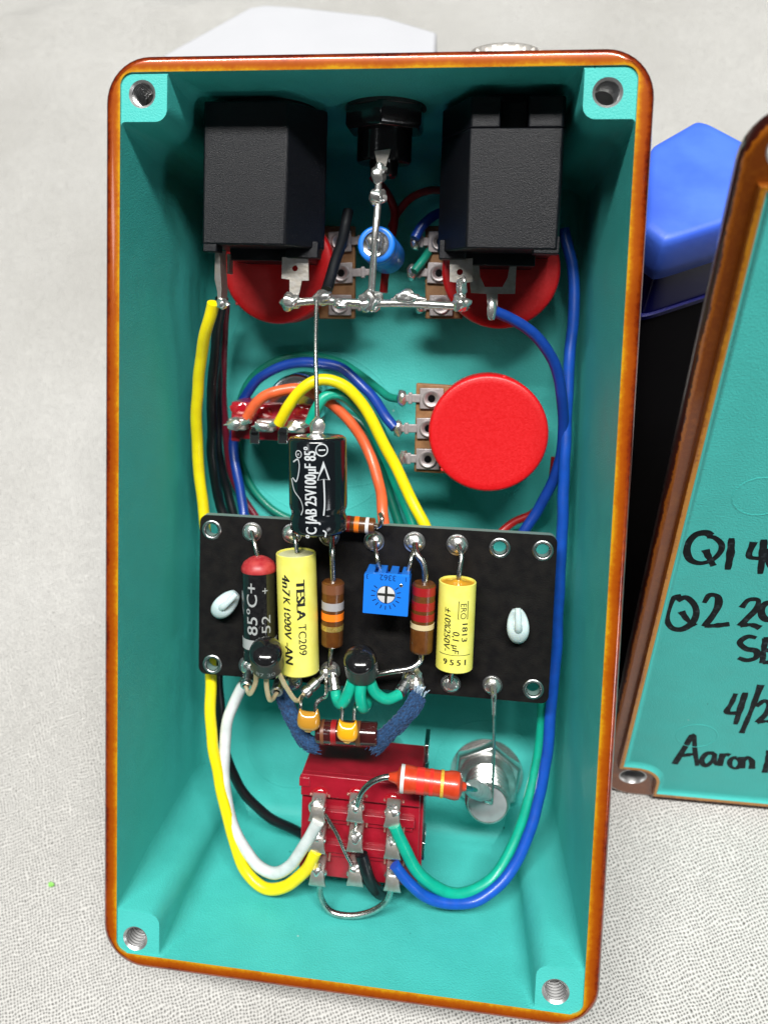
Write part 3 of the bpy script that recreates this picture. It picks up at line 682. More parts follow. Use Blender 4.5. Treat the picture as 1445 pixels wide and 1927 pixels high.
# black electrolytic
def big_cap():
    a, b = P(597, 822, -8.2), P(600, 1001, -8.2); r = 3.95
    e, body, a, ax, L = axial('electrolytic_capacitor', 'large black cylindrical capacitor with white print hanging from a long bare lead', 'capacitor', a, b, r, m_sleeve,
        [(0, .0), (0, .72), (0, .8), (-.004, .9), (.012, .97), (.04, 1), (.70, 1), (.735, .985), (.765, .94), (.80, .93), (.83, .97), (.86, .995), (.95, .985), (.98, .94), (1, .82), (1, 0)],
        leads=[(PP((596, 560, -11.8), (594, 650, -11), (596, 740, -9.5), (597, 823, -8.4)), .3)])
    body.data.set_sharp_from_angle(angle=math.radians(60))
    mb = MB(); mb.lathe(a, ax, [(.05, 3.1), (-.05, 3.1), (-.12, 2.9), (-.06, 1.2), (-.3, .9), (-.5, .5)], m_chrome, 32); mb.build('metal_end', e)
    mb = MB(); mb.blob(P(597, 806, -8.0), 1.0, 1.7, .8, m_solder, .4, 12); mb.blob(P(597, 825, -7.2), 1.15, 1.0, .7, m_solder, .4, 15); mb.build('solder_blob', e)
    mb = MB(); mb.tube(spline(PP((606, 1000, -8.5), (610, 1008, -10), (612, 1010, -14)), 6), .3, m_tin); mb.build('lead', e)
    sf = cylsurf(a, -ax, r)                  # t grows upwards (towards the lead)
    mb = MB()
    text(mb, 'JAB 25V100µF 85°', 2.25, sf, -.25, -6.0, 90, m_print, fit=10.4, bold=.10)
    text(mb, '°C', 2.1, sf, -.25, -12.35, 90, m_print, fit=1.5, bold=.08)
    strokes(mb, [[(1.35, -10.0), (1.5, -8.5), (1.45, -5.2)]], sf, .2, m_print, 6)
    mb.add([sf(.55, -5.3, .03), sf(1.45, -5.1, .03), sf(2.3, -5.3, .03), sf(1.42, -2.7, .03)], [(0, 1, 2), (0, 2, 3), ], m_print)
    mb2 = [(1.25 + .78 * math.cos(q), -1.3 + .78 * math.sin(q)) for q in (2 * PI * k / 20 for k in range(21))]
    strokes(mb, [mb2], sf, .17, m_print, 2); strokes(mb, [[(.8, -1.3), (1.7, -1.3)]], sf, .2, m_print, 2)
    strokes(mb, [[(-3.1, -3.0), (-2.2, -2.6), (-1.95, -3.4), (-2.6, -5.6), (-3.3, -5.2)], [(-3.7, -5.3), (-3.0, -6.9), (-1.8, -8.1), (-1.5, -9.2), (-1.8, -10.0)]], sf, .22, m_print, 6)
    rg = [(-2.05 + .48 * math.cos(q), -1.9 + .48 * math.sin(q)) for q in (2 * PI * k / 16 for k in range(17))]
    strokes(mb, [rg], sf, .12, m_print, 2); text(mb, 'R', .55, sf, -2.05, -1.9, 90, m_print)
    strokes(mb, [[(1.2, -12.0), (1.6, -12.3), (1.5, -12.9)]], sf, .2, m_print, 4)
    mb.build('printed_marks', body)
big_cap()
# small resistor behind it
axial('small_resistor', 'thin brown resistor behind the lower end of the black capacitor', 'resistor', P(640, 984, -12.6), P(705, 990, -12.6), 1.12, m_brownr, PR_CC,
      [(.16, .30, m_redb, 1), (.42, .56, m_orangeb, 1), (.74, .84, m_whiteb, 1)], [(PP((704, 990, -12.6), (714, 990, -12.4), (719, 977, -12.2), (716, 967, -13)), .32), (PP((642, 985, -12.6), (625, 990, -13), (620, 1005, -14.5)), .3)])
# red-topped capacitor
def red_top():
    a, b = P(487, 1052, -12.2), P(490, 1240, -12.2); r = 2.45
    e, body, a, ax, L = axial('tubular_capacitor', 'black tubular capacitor with a red waxed top and faded print', 'capacitor', a, b, r, m_blackgl,
        [(0, 0), (.02, .8), (.06, .97), (.08, 1), (.99, 1), (1, .9), (1, 0)], leads=[(PP((474, 1000, -14), (480, 1025, -12.6), (487, 1056, -12.2)), .33), (PP((489, 1240, -12.2), (485, 1252, -13), (472, 1254, -14.6)), .3)])
    mb = MB(); mb.lathe(a, ax, [(-.5, .2), (-.42, .7), (-.15, 1.4), (.4, 2.15), (1.1, 2.5), (1.55, 2.52), (1.7, 2.46)], m_slv_red, 32); mb.build('wax_top', e)
    mb = MB(); mb.lathe(a, ax, [(.76 * L, r), (.76 * L, r + .03), (.86 * L, r + .03), (.86 * L, r)], m_print2, 32); mb.build('pale_band', body)
    sf = cylsurf(a, -ax, r); mb = MB()
    text(mb, '85°C+', 2.3, sf, -.45, -6.65, 90, m_print2, fit=7.5, bold=.06)
    text(mb, '52', 1.9, sf, 1.6, -8.9, 90, m_print2, fit=2.6); text(mb, '+', 1.7, sf, 1.5, -4.0, 90, m_print2)
    mb.build('printed_marks', body)
red_top()
def yellow_cap():
    a, b = P(557, 1040, -11.4), P(564, 1262, -11.6); r = 2.8
    e, body, a, ax, L = axial('film_capacitor', 'tall pale yellow tubular capacitor with two columns of black stencilled print', 'capacitor', a, b, r, m_yellowc,
        [(.03, .9), (.0, .93), (-.002, .97), (0.003, 1), (.5, 1.01), (.99, 1), (1, .95), (.995, 0)], leads=[(PP((552, 1003, -14), (556, 1015, -12), (559, 1040, -11.4)), .34), (PP((562, 1262, -12), (565, 1275, -13), (556, 1284, -14.5)), .3)], group='yellow film capacitors')
    mb = MB(); mb.lathe(a, ax, [(.3, 2.6), (.18, 2.5), (.12, 2.3), (.14, .5), (.1, 0)], m_pale, 32); mb.build('epoxy_end', e)
    sf = cylsurf(a, -ax, r); mb = MB()
    text(mb, 'TESLA', 1.75, sf, .95, -5.9, -90, m_ink, fit=5.8, bold=.25); text(mb, 'TC209', 1.6, sf, 1.05, -11.7, -90, m_ink, fit=4.5, bold=.04)
    text(mb, '4n7', 1.8, sf, -1.15, -3.9, -90, m_ink, fit=3.0, bold=.14, shear=.15); text(mb, 'K', 1.6, sf, -1.1, -6.15, -90, m_ink, shear=.15, bold=.08)
    text(mb, '1000V', 1.6, sf, -1.05, -9.2, -90, m_ink, fit=4.4, shear=.15, bold=.12); text(mb, '-AN', 1.75, sf, -1.0, -13.7, -90, m_ink, fit=3.1, bold=.14, shear=.1)
    mb.build('printed_marks', body)
yellow_cap()
axial('carbon_resistor', 'brown resistor with grey and orange bands beside the tall yellow capacitor', 'resistor', P(627, 1093, -11.8), P(625, 1214, -12.2), 1.55, m_brownr,
      [(0, 0), (0, .85), (.02, .98), (.05, 1), (.95, 1), (.98, .97), (1, .85), (1, 0)],
      [(.03, .17, m_brownlt, 1), (.30, .42, m_grey, 1), (.47, .58, m_orangeb, 1), (.66, .74, m_goldb, 1)],
      [(PP((625, 1010, -13.8), (625, 1040, -12.2), (627, 1095, -11.8)), .42), (PP((624, 1212, -12.2), (622, 1235, -13), (621, 1256, -14)), .4)], group='carbon resistors on the board')
axial('carbon_resistor', 'brown resistor with three red bands right of the blue trimmer', 'resistor', P(798, 1096, -11.8), P(792, 1226, -12.2), 1.6, m_brownr,
      [(0, 0), (0, .85), (.02, .98), (.05, 1), (.95, 1), (.98, .97), (1, .85), (1, 0)],
      [(.04, .16, m_redb, 1), (.25, .37, m_redb, 1), (.42, .52, m_redb, 1), (.565, .64, m_creamb, 1.02)],
      [(PP((781, 1024, -13.7), (784, 1042, -12.4), (796, 1060, -12), (800, 1085, -11.8), (799, 1098, -11.8)), .45), (PP((792, 1226, -12.2), (791, 1243, -12), (775, 1256, -11.5), (740, 1263, -11), (706, 1270, -11)), .42)], group='carbon resistors on the board')
def ero():
    a, b = P(861, 1093, -12), P(854, 1255, -12.2); r = 2.55
    e, body, a, ax, L = axial('film_capacitor', 'short yellow capacitor with an orange end, on the right of the board', 'capacitor', a, b, r, m_yellowc,
        [(.03, .9), (.0, .92), (-.002, .97), (0.004, 1), (.99, 1), (1, .95), (.995, 0)], leads=[(PP((862, 1026, -13.8), (868, 1045, -12.6), (864, 1075, -12), (862, 1100, -12)), .36), (PP((853, 1255, -12.2), (850, 1268, -13), (848, 1284, -14.4)), .36)], group='yellow film capacitors')
    mb = MB(); mb.lathe(a, ax, [(.3, 2.34), (.2, 2.25), (.15, 1.8), (.05, .8), (-.2, .4)], m_amber, 32); mb.build('epoxy_end', e)
    sf = cylsurf(a, -ax, r); mb = MB()
    text(mb, 'ERO', 1.2, sf, .95, -3.5, -90, m_ink, sx=1.0)
    strokes(mb, [[(.3, -2.15), (.3, -4.6)], [(.3, -4.6), (1.65, -4.6)], [(1.65, -4.6), (1.65, -2.15)], [(1.65, -2.15), (.3, -2.15)]], sf, .12, m_ink, 3)
    text(mb, '1813', 1.15, sf, 1.25, -6.4, -90, m_ink, fit=2.6, bold=.05); text(mb, '0,1 µF', 1.3, sf, .05, -7.9, -90, m_ink, fit=3.1, shear=.15, bold=.05); text(mb, '±10%250V-', 1.3, sf, -1.2, -6.2, -90, m_ink, fit=6.1, shear=.15, bold=.05)
    text(mb, '9 5 5 1', 1.15, sf, .1, -10.8, 0, m_ink, sx=1.05, bold=.1)
    strokes(mb, [[(-2.4 + .2 * k, -9.75) for k in range(25)]], sf, .09, m_ink, 2)
    mb.build('printed_marks', body)
ero()

# blue trimmer -------------------------------------------------------------
def trimmer():
    z = -8.6
    tl, tr, bl = P(686, 1079, z), P(771, 1086, z), P(682, 1153, z)
    e1 = (tr - tl); e2 = (tl - bl); w_, h_ = e1.length, e2.length; e1.normalize(); e2 = (e2 - e1 * e1.dot(e2)).normalized(); e3 = e1.cross(e2)
    c = (tr + bl) / 2; D = 5.2; e = thing('trimmer', 'square blue trimmer with a white cross slotted dial', 'trimmer', c - e3 * D)
    fr = lambda x, y, z_: c + e1 * x + e2 * y + e3 * z_
    mb = MB(); hw, hh = w_ / 2, h_ / 2
    plate(mb, [rrect(hw, hh, .1, 2), circ(0, 0, 1.28, 28)], fr, -1.0, 0, m_trim); mb.build('front_face', e, bevel=.08)
    mb = MB(); mb.box(fr(0, 0, -1 - (D - 1) / 2), e1 * hw, e2 * (hh - .9), e3 * ((D - 1) / 2), m_trim)
    for k in range(4): mb.box(fr(-hw + .65 + k * (w_ - 1.3) / 3, hh - .5, -D / 2 - .45), e1 * .55, e2 * .48, e3 * (D / 2 - .5), m_trim)
    mb.build('housing', e, bevel=.08)
    mb = MB(); mb.lathe(fr(0, 0, -.9), e3, [(0, 1.2), (.72, 1.2), (.75, 1.1), (.75, 0)], m_dial, 28)
    for a in (0, 90):
        d = (e1 if a == 0 else e2); o = (e2 if a == 0 else e1); mb.box(fr(0, 0, -.12 + (.0 if a == 0 else .01)), d * 1.15, o * .17, e3 * .03, m_ink)
    mb.build('dial', e)
    mb = MB(); sf = lambda s, t, off: fr(s, t, off - .005)
    for k in range(13):
        a = math.radians(-215 + 250 * k / 12 ); mb.tube([sf(1.5 * math.cos(a), 1.5 * math.sin(a), 0), sf(2.05 * math.cos(a), 2.05 * math.sin(a), 0)], (.03, .08), m_inkblue, 6, flat=e3)
    text(mb, '3362', 1.15, sf, .15, 2.45, 180, m_inkblue); text(mb, '3', .9, sf, -2.65, 2.4, 180, m_inkblue); text(mb, '1', .9, sf, 2.6, 2.4, 180, m_inkblue)
    mb.build('moulded_marks', e)
    mb = MB(); mb.blob(fr(2.0, 1.5, 0), .3, .3, .15, m_chrome, 0, 1)
    mb.build('end_mark', e)
    for px, py, q in ((705, 1020, -1.2), (781, 1024, 2.6)):
        mb = MB(); t = fr(q, hh - .3, -3.2); mb.tube(spline([B(px, py, 1.2), (B(px, py, 2) + t) / 2 + V((0, 0, .6)), t], 6), .3, m_tin); mb.build('lead', e)
trimmer()

# transistors ------------------------------------------------------------
def transistor(px, py, z, ax, label, r, H, legs, sleeve=None, txt=None, m=m_blackgl, ms=None):
    top = P(px, py, z); ax = V(ax).normalized(); e = thing('transistor', label, 'transistor', top - ax * H, 'domed black transistors')
    mb = MB(); mb.lathe(top - ax * H, ax, [(0, 0), (0, r * .9), (.12, r * .98), (.35, r), (H * .70, r * 1.0)], ms or m_trans, 32)
    mb.lathe(top - ax * H, ax, [(H * .70, r), (H * .76, r * .985), (H * .86, r * .9), (H * .93, r * .74), (H * .98, r * .45), (H, 0)], m, 32)
    body = mb.build('body', e, ang=60)
    if txt:
        sf = cylsurf(top - ax * H, ax, r)
        mb = MB(); text(mb, txt[0], txt[1], sf, txt[2], txt[3], 0, m_print2, sx=1.05); mb.build('printed_marks', body)
    for l in legs:
        pts = spline(PP(*l), 6); mb = MB(); mb.tube(pts, (.3, .36), m_gold, 8); lg = mb.build('leg', e)
        if sleeve: mb = MB(); mb.tube(pts, .80, sleeve, 12); mb.build('sleeve', lg)
    return e
transistor(500, 1217, -5.6, (.06, .80, .60), 'domed black transistor with golden legs at the lower left of the board', 2.35, 4.6,
           [[(482, 1262, -8.5), (481, 1285, -9), (470, 1306, -9.5), (463, 1293, -11)], [(501, 1272, -8), (503, 1300, -8.5), (509, 1318, -9), (521, 1305, -11)], [(524, 1265, -8), (540, 1295, -9), (560, 1319, -10), (572, 1306, -11)]],
           txt=('S 87 30', 1.2, -.15, 1.15), m=m_blackgl)
transistor(676, 1232, -6.8, (-.04, .78, .62), 'domed black transistor with green sleeved legs at the board edge', 2.3, 4.4,
           [[(663, 1283, -9), (655, 1305, -9), (643, 1325, -9.5), (634, 1315, -11), (631, 1296, -11.5)], [(680, 1286, -8.6), (678, 1310, -8.4), (683, 1332, -9), (690, 1322, -11), (688, 1306, -13)], [(697, 1284, -9), (706, 1303, -9.2), (728, 1316, -9.8), (752, 1307, -11)]],
           sleeve=W_GB)
# machined socket pins
def pins():
    for (bx, by, tx, ty, lab, bz, tz) in [(470, 1258, 463, 1292, 'turned metal socket pin taking the first golden transistor leg', -13.5, -10.8), (528, 1272, 521, 1303, 'turned metal socket pin taking the middle golden transistor leg', -14, -10.8),
                         (612, 1268, 572, 1306, 'turned metal socket pin lying slanted under the tall yellow capacitor', -13.2, -10.8), (626, 1262, 631, 1300, 'upright turned socket pin holding the leftmost green sleeved leg', -12.5, -11.2), (770, 1274, 752, 1304, 'turned socket pin joined to the rightmost green sleeved leg', -13, -11.2)]:
        a, b = P(bx, by, bz), P(tx, ty, tz); ax = (b - a); L = ax.length; ax.normalize()
        mb = MB(); mb.lathe(a, ax, [(0, .35), (L * .35, .45), (L * .4, .8), (L * .7, .8), (L * .72, .68), (L * .78, .68), (L * .8, .88), (L * .96, .88), (L, .8), (L, .5), (L - .8, .42)], m_ring, 20)
        mb.blob(a, .8, .9, .6, m_solder, .4, bx)
        mb.lathe(a, ax, [(L - .5, .44), (L - .45, .44)], m_blackbin, 12)
        tag(mb.build('socket_pin', origin=a, ang=30), lab, 'socket pin', 'turned socket pins along the board edge')
pins()
# dipped yellow capacitors
def bead(px, py, z, label, m, leads, w_=1.85, h_=1.6):
    c = P(px, py, z); e = thing('dipped_capacitor', label, 'capacitor', c, 'dipped yellow bead capacitors')
    mb = MB(); bm = bmesh.new(); bmesh.ops.create_icosphere(bm, subdivisions=4, radius=1); vs = []
    def sg(x, p): return math.copysign(abs(x) ** p, x)
    for v in bm.verts:
        x, y, q = sg(v.co.x, .72) * w_, sg(v.co.y, .78) * h_, v.co.z * 1.0
        if y > 0: y += .75 * math.exp(-((abs(v.co.x) - .72) / .2) ** 2) * v.co.y * 1.3; y -= .15 * math.exp(-(v.co.x / .3) ** 2)
        if v.co.y < -.9 and abs(v.co.x) < .15: y -= .2
        vs.append(c + V((x, y, q)))
    mb.add(vs, [[v.index for v in f.verts] for f in bm.faces], m); bm.free(); mb.build('body', e)
    for l in leads:
        mb = MB(); mb.tube(spline(PP(*l), 6), .27, m_tin, 8); mb.build('lead', e)
bead(581, 1356, -9.3, 'darker amber bead capacitor, left of the two dipped ones', m_tantd, [[(567, 1340, -9.3), (566, 1325, -9.5), (569, 1310, -10.6)], [(594, 1340, -9.3), (595, 1325, -9.5), (603, 1316, -9.8), (613, 1310, -10.5), (614, 1285, -12), (616, 1268, -13.5)]], 1.65, 1.45)
bead(654, 1377, -7.6, 'bright yellow bead capacitor in front of the dark carbon resistor', m_tant, [[(643, 1356, -7.6), (644, 1335, -8.5), (642, 1322, -9.6)], [(666, 1356, -7.6), (667, 1335, -8.5), (672, 1318, -10)]], 1.5, 1.4)
# carbon comp with cloth sleeves
e, body, *_ = axial('carbon_resistor', 'glossy dark carbon resistor with blue cloth covered leads', 'resistor', P(596, 1377, -11.2), P(711, 1382, -11.2), 1.72, m_dkres, PR_CC,
      [(.08, .14, m_brownlt, 1), (.25, .34, m_redb, 1), (.65, .73, m_brownlt, 1)])
for k, l in enumerate(([(600, 1402, -12), (580, 1396, -12), (562, 1370, -12.5), (545, 1335, -13.5), (534, 1308, -15), (532, 1290, -17)], [(705, 1404, -11.5), (720, 1388, -11), (745, 1365, -10.5), (770, 1338, -10.5), (788, 1308, -11.5)])):
    pts = spline(PP(*l), 8); mb = MB(); mb.tube(pts, 1.12, m_cloth, 14, rfun=lambda t: 1 + .06 * math.sin(t * 70) + .15 * max(0, t - .8) * k)
    for i in range(420):
        t = random.random() * (len(pts) - 1.01); i0 = int(t); p = pts[i0].lerp(pts[i0 + 1], t - i0); tg = (pts[i0 + 1] - pts[i0]).normalized(); a_, n_, b_ = basis(tg)
        q = random.uniform(-1.3, 1.3) * 1.0; d = n_ * math.cos(q) + b_ * math.sin(q); s0 = p + d * 1.05
        mid = s0 + d * random.uniform(.15, .32) + tg * random.uniform(-.5, .5); mb.tube([s0, mid, s0 + tg * random.uniform(-.9, .9) + d * random.uniform(0, .25)], .055, m_cloth, 4)
    if k: 
        for i in range(26):
            p = pts[-1] + V((random.uniform(-.7, .9), random.uniform(-.5, .5), random.uniform(-.3, .5))); mb.tube([p, p + V((random.uniform(-.1, .8), random.uniform(.6, 1.5), random.uniform(-.2, .6)))], .06, m_fray, 4)
    mb.build('cloth_sleeve', e)

mb = MB()
for (x, y, rx, ry, dz, sd) in [(776, 1272, 1.2, 1.5, 1.0, 3), (785, 1290, 1.0, 1.0, 2.2, 9), (765, 1290, .6, 1.2, 1.8, 4)]: mb.blob(B(x, y, dz), rx, ry, .9, m_solder, .5, sd)
tag(mb.build('solder_lump', origin=B(776, 1280)), 'rough pale lump of solder at the frayed end of the blue cloth sleeve', 'solder')

# ------------------------------------------------------------------ footswitch
FZ = -13.2
def footswitch():
    L, Rr = P(566, 1500, FZ).x, P(791, 1500, FZ).x; T = P(600, 1459, FZ).y; Bo = P(600, 1655, FZ).y
    e = thing('footswitch', 'big dark red switch block with nine soldered lugs near the bottom', 'switch', V(((L + Rr) / 2, (T + Bo) / 2, FLOOR)))
    mb = MB(); mb.abox(L, Rr, Bo, T, -26, FZ - 1.0, m_switch)
    mb.abox(L, Rr, T - 3.3, T, FZ - 1.1, FZ, m_switch)
    mb.abox(Rr - .6, Rr + .45, Bo + 1, T - .8, -25, FZ - 1.6, m_switch)
    body = mb.build('body', e, bevel=.14)
    ys = [P(600, y, FZ).y for y in (1532, 1594)]
    for y in ys:
        mb = MB(); mb.abox(L + 1.4, Rr - .7, y - .75, y + .55, FZ - 1.05, FZ - .15, m_switch); mb.abox(L + 1.6, Rr - 1.0, y - 1.55, y - .75, FZ - 1.05, FZ - .6, m_switch); mb.build('ridge', body, bevel=.1)
    mb = MB(); mb.abox(L, L + 1.4, Bo - .4, Bo + 4, FZ - 1.0, FZ - .2, m_switch); mb.build('corner_foot', body, bevel=.12)
    q = P(567, 1467, FZ); mb = MB(); mb.abox(L - .25, L + 1.35, q.y - .9, q.y + .45, FZ - 1, FZ + .22, m_switch); mb.build('corner_tab', body, bevel=.1)
    for py in (1408, 1470, 1590):
        qq = P(800, py, -17); mb = MB(); mb.abox(Rr + .2, Rr + .85, qq.y - 1.6, qq.y + 1.2, -21, -15.5, m_chrome); mb.build('metal_clip', e, bevel=.12)
    mb = MB(); mb.lathe(V(((L + Rr) / 2, (T + Bo) / 2, FLOOR)), (0, 0, 1), [(0, 6), (9.6, 6)], m_chrome, 32); mb.build('bushing', e)
    cols = (602, 672, 741); rows = ((1521, 1521, 1532), (1579, 1577, 1590), (1640, 1640, 1650))
    for c, px in enumerate(cols):
        for r, rr in enumerate(rows):
            py = rr[c] - (0 if r else 0); q = P(px, py - 12, FZ)
            mb = MB()
            # blade curling up out of the block and flaring at its cut end
            w0, w1 = .95, 1.25
            rs = []
            for t, yy, zz, ww, th in ((0, 1.4, -.9, 1.0, .45), (.3, 1.0, .5, 1.0, .6), (.55, .1, 1.5, .95, .75), (.8, -1.1, 2.0, 1.05, .6), (1, -1.9, 2.1, 1.28, .42)):
                cc = q + V((0, yy, zz)); rs.append([cc + V((ww * sx, ty, tz)) for sx, ty, tz in ((-1, th * .6, th), (-.5, th * .8, th * 1.3), (.5, th * .8, th * 1.3), (1, th * .6, th), (1, -th * .6, -th * .5), (-1, -th * .6, -th * .5))])
            mb.rings(rs, m_grim, True, True)
            lg = mb.build('solder_lug', e, bevel=.12)
            mb = MB(); mb.blob(q + V((0, .15, 1.7)), 1.15, 1.25, .9, m_solder, .4, px + py, sub=3); mb.build('solder_blob', lg)
            mb = MB(); mb.blob(P(px + 1, py - 30, FZ - .75 if r else FZ - .2), 1.45, 1.0, .75, m_flux, .15, px); mb.build('flux_drop', lg)
            for sx in (-1, 1):
                mb = MB(); mb.tube([q + V((sx * 1.35, 1.7, -.6)), q + V((sx * 1.35, .9, .15))], .16, m_copper, 6); mb.build('eyelet_edge', lg)
footswitch()
LZ = FZ + 2.2
def jumper(name, lab, pts, r=.33, cat='wire'):
    return wire(name, lab, m_tin, r, pts, 'bare jumper wires on the footswitch', cat, 8)
jumper('jumper_wire', 'bare wire looping below the switch block between its two lower corner lugs', [(601, 1652, LZ - .3), (604, 1690, LZ - .4), (625, 1716, LZ - .6), (665, 1724, LZ - .6), (705, 1712, LZ - .4), (727, 1693, LZ - .3), (738, 1665, LZ - .2)], .48)
jumper('jumper_wire', 'thin bare wire crossing diagonally from upper left lug to lower centre lug', [(612, 1533, LZ), (635, 1574, LZ + .1), (664, 1630, LZ - .2)], .27)
jumper('jumper_wire', 'short bare link between the upper and middle centre lugs', [(669, 1534, LZ), (669, 1555, LZ - .6), (668, 1570, LZ - 1)], .3)
def red_resistor():
    a, b = P(748, 1464, -9.3), P(869, 1480, -9.3)
    e, body, a, ax, L = axial('film_resistor', 'bright orange red resistor between the footswitch and the lamp holder', 'resistor', a, b, 1.9, m_redres,
        [(0, 0), (0, .5), (.02, .8), (.06, .98), (.14, 1.02), (.22, 1), (.3, .93), (.75, .93), (.82, 1), (.90, 1.03), (.96, .95), (1, .6), (1, 0)],
        [(.05, .11, m_whiteb, 1.0), (.30, .42, m_redres2, .945), (.50, .56, m_redres2, .94), (.67, .72, m_goldy, .97)],
        [(PP((750, 1464, -9.3), (728, 1462, -9.2), (700, 1472, -9.3), (680, 1492, -9.6), (672, 1515, -10.2)), .42), (PP((866, 1480, -9.3), (885, 1484, -11), (905, 1490, -17), (918, 1500, -24.8)), .36)])
    mb = MB(); mb.lathe(b, ax, [(-.3, 1.1), (.1, .7), (.6, .5)], m_redres, 16); mb.lathe(a, -ax, [(-.2, 1.2), (.2, .85), (1.2, .55)], m_redres, 16); mb.build('coated_neck', e)
    mb = MB(); mb.tube(PP((878, 1481, -11), (892, 1485, -15), (905, 1490, -20), (920, 1498, -24.6)), 1.25, m_dull, 12, rfun=lambda t: .45 + .75 * math.sin(PI * t)); mb.build('solder_blob', e)
red_resistor()
def led():
    z1 = -25.2; f = P(917, 1514, z1); c = V((f.x, f.y, 0)); e = thing('lamp_holder', 'threaded metal lamp holder with a big hex nut and a flat grey face', 'lamp holder', V((c.x, c.y, FLOOR)))
    mb = MB(); ri = 5.9; n = 6
    rs = [[c + V((ri * k * math.cos(a), ri * k * math.sin(a), z)) for a in (2 * PI * q / 6 + .42 for q in range(6))] for z, k in ((FLOOR + .3, 1), (FLOOR + 2.2, 1), (FLOOR + 2.7, .94))]
    mb.rings(rs, m_thread, True, True); mb.build('hex_nut', e, bevel=.2)
    mb = MB(); mb.lathe(c + V((0, 0, FLOOR)), (0, 0, 1), [(0, 5.9), (.35, 5.9)], m_thread, 40); mb.lathe(c + V((0, 0, FLOOR + 2.6)), (0, 0, 1), [(0, 4.6), (.5, 4.6), (.6, 4.4)], m_thread, 40); mb.build('washer', e)
    prof = [(0, 3.6)]; t = .0
    H = 7.6
    while t < H: prof += [(t + .03, 2.7), (t + .6, 3.5), (t + .75, 3.5), (t + 1.27, 2.7)]; t += 1.3
    mb = MB(); mb.lathe(c + V((0, 0, FLOOR + 2)), (0, 0, 1), prof, m_thread, 36); mb.build('threaded_barrel', e, ang=20)
    mb = MB(); z0 = FLOOR + 2 + H; mb.lathe(c + V((0, 0, z0)), (0, 0, 1), [(0, 3.15), (z1 - z0 - .9, 3.1), (z1 - z0 - .8, 3.22), (z1 - z0 - .1, 3.25), (z1 - z0, 3.15), (z1 - z0, 2.95), (z1 - z0 - .12, 2.9)], m_thread, 40)
    mb.build('plain_sleeve', e, ang=30)
    mb = MB(); mb.lathe(c + V((0, 0, z1 - .2)), (0, 0, 1), [(0, 2.95), (.1, 2.93), (.14, 2.6), (.16, 0)], m_glass, 40); mb.blob(V((c.x, c.y + .9, z1 + .1)), .9, .8, .5, m_solder, .4, 8); mb.build('lens_face', e)
led()
def board_lead():
    e = thing('hookup_lead', 'straight bare lead dropping from the board to the lamp holder', 'wire', B(928, 1290, .5))
    mb = MB(); mb.tube(spline(PP((927, 1292, -14), (929, 1310, -12.6), (929, 1400, -16), (926, 1490, -23.5), (925, 1512, -25)), 8), .24, m_tin, 8); mb.build('lead', e)
    mb = MB(); mb.tube(PP((927, 1293, -14), (929, 1308, -12.8), (929, 1325, -12.6), (929, 1345, -12.5)), .48, m_solder, 8, rfun=lambda t: 1.1 - .6 * t + .2 * math.sin(t * 9)); mb.build('solder_blob', e)
board_lead()

# ------------------------------------------------------------------ insulated wires
GR = 'insulated wires looped inside the enclosure'
R1 = .86
wire('yellow_wire', 'long yellow wire down the left wall from the left jack to the footswitch', W_Y, .88, [(401, 570, -11.5), (391, 610, -13), (380, 670, -16), (371, 760, -19), (372, 860, -21), (379, 930, -21), (386, 990, -20.5), (394, 1130, -20), (396, 1280, -18.5), (398, 1370, -17), (413, 1470, -16), (438, 1570, -15), (463, 1640, -14), (500, 1672, -13), (540, 1668, -12.4), (575, 1640, -11.6), (596, 1601, -11)], GR, n=12)
wire('white_wire', 'white wire curving beside the lower yellow one up to the top left lug', W_W, .88, [(500, 1225, -19), (462, 1280, -18.5), (432, 1345, -18), (421, 1420, -17), (428, 1510, -16), (452, 1580, -15), (485, 1630, -14), (517, 1644, -13), (550, 1625, -12), (578, 1583, -11), (599, 1545, -10.4)], GR, n=12)
wire('black_wire', 'black wire in the lower left corner passing behind the footswitch', W_K, .80, [(410, 1200, -25), (412, 1300, -24), (418, 1380, -24), (432, 1440, -24), (465, 1500, -24), (510, 1540, -25), (565, 1567, -27), (610, 1590, -28.5), (660, 1640, -28)], GR)
wire('black_wire', 'black sleeved wire on the footswitch running from the middle lug', W_K, .95, [(680, 1608, -11.2), (690, 1640, -11.3), (703, 1668, -12), (718, 1682, -13.5), (732, 1672, -16)], GR)
wire('green_wire', 'bright green wire sweeping from the right upper lug to the right wall', W_GB, .88, [(742, 1554, -10.6), (762, 1600, -11), (795, 1650, -12), (840, 1680, -13.5), (885, 1678, -15), (930, 1650, -17), (968, 1585, -19), (995, 1510, -20.5), (1012, 1430, -22), (1020, 1330, -23), (1024, 1200, -23)], GR, n=12)
wire('blue_wire', 'blue wire along the whole right wall, curving under to the footswitch', W_BL, .82, [(744, 1628, -10.6), (765, 1658, -11), (800, 1687, -12), (850, 1702, -13), (905, 1690, -14.5), (955, 1645, -16), (992, 1575, -17.5), (1018, 1480, -19), (1033, 1380, -20), (1043, 1260, -21), (1051, 1140, -21.5), (1057, 1000, -22), (1062, 860, -22.5), (1070, 700, -24), (1079, 600, -25), (1077, 500, -26), (1060, 430, -27)], GR, n=12)
wire('blue_wire', 'dark blue wire from the right jack bending down beside the round red cap', W_B, .80, [(930, 585, -16), (960, 598, -17), (1000, 625, -18.5), (1038, 672, -20), (1056, 740, -21.5), (1060, 820, -23), (1047, 890, -24), (1015, 955, -25), (985, 1003, -25), (950, 1060, -25)], GR, n=12)
wire('red_wire', 'thin red wire peeping out under the board at the right wall', W_R, .62, [(935, 1010, -30), (965, 985, -30.5), (1005, 965, -30.5), (1033, 920, -30), (1045, 860, -30)], GR)
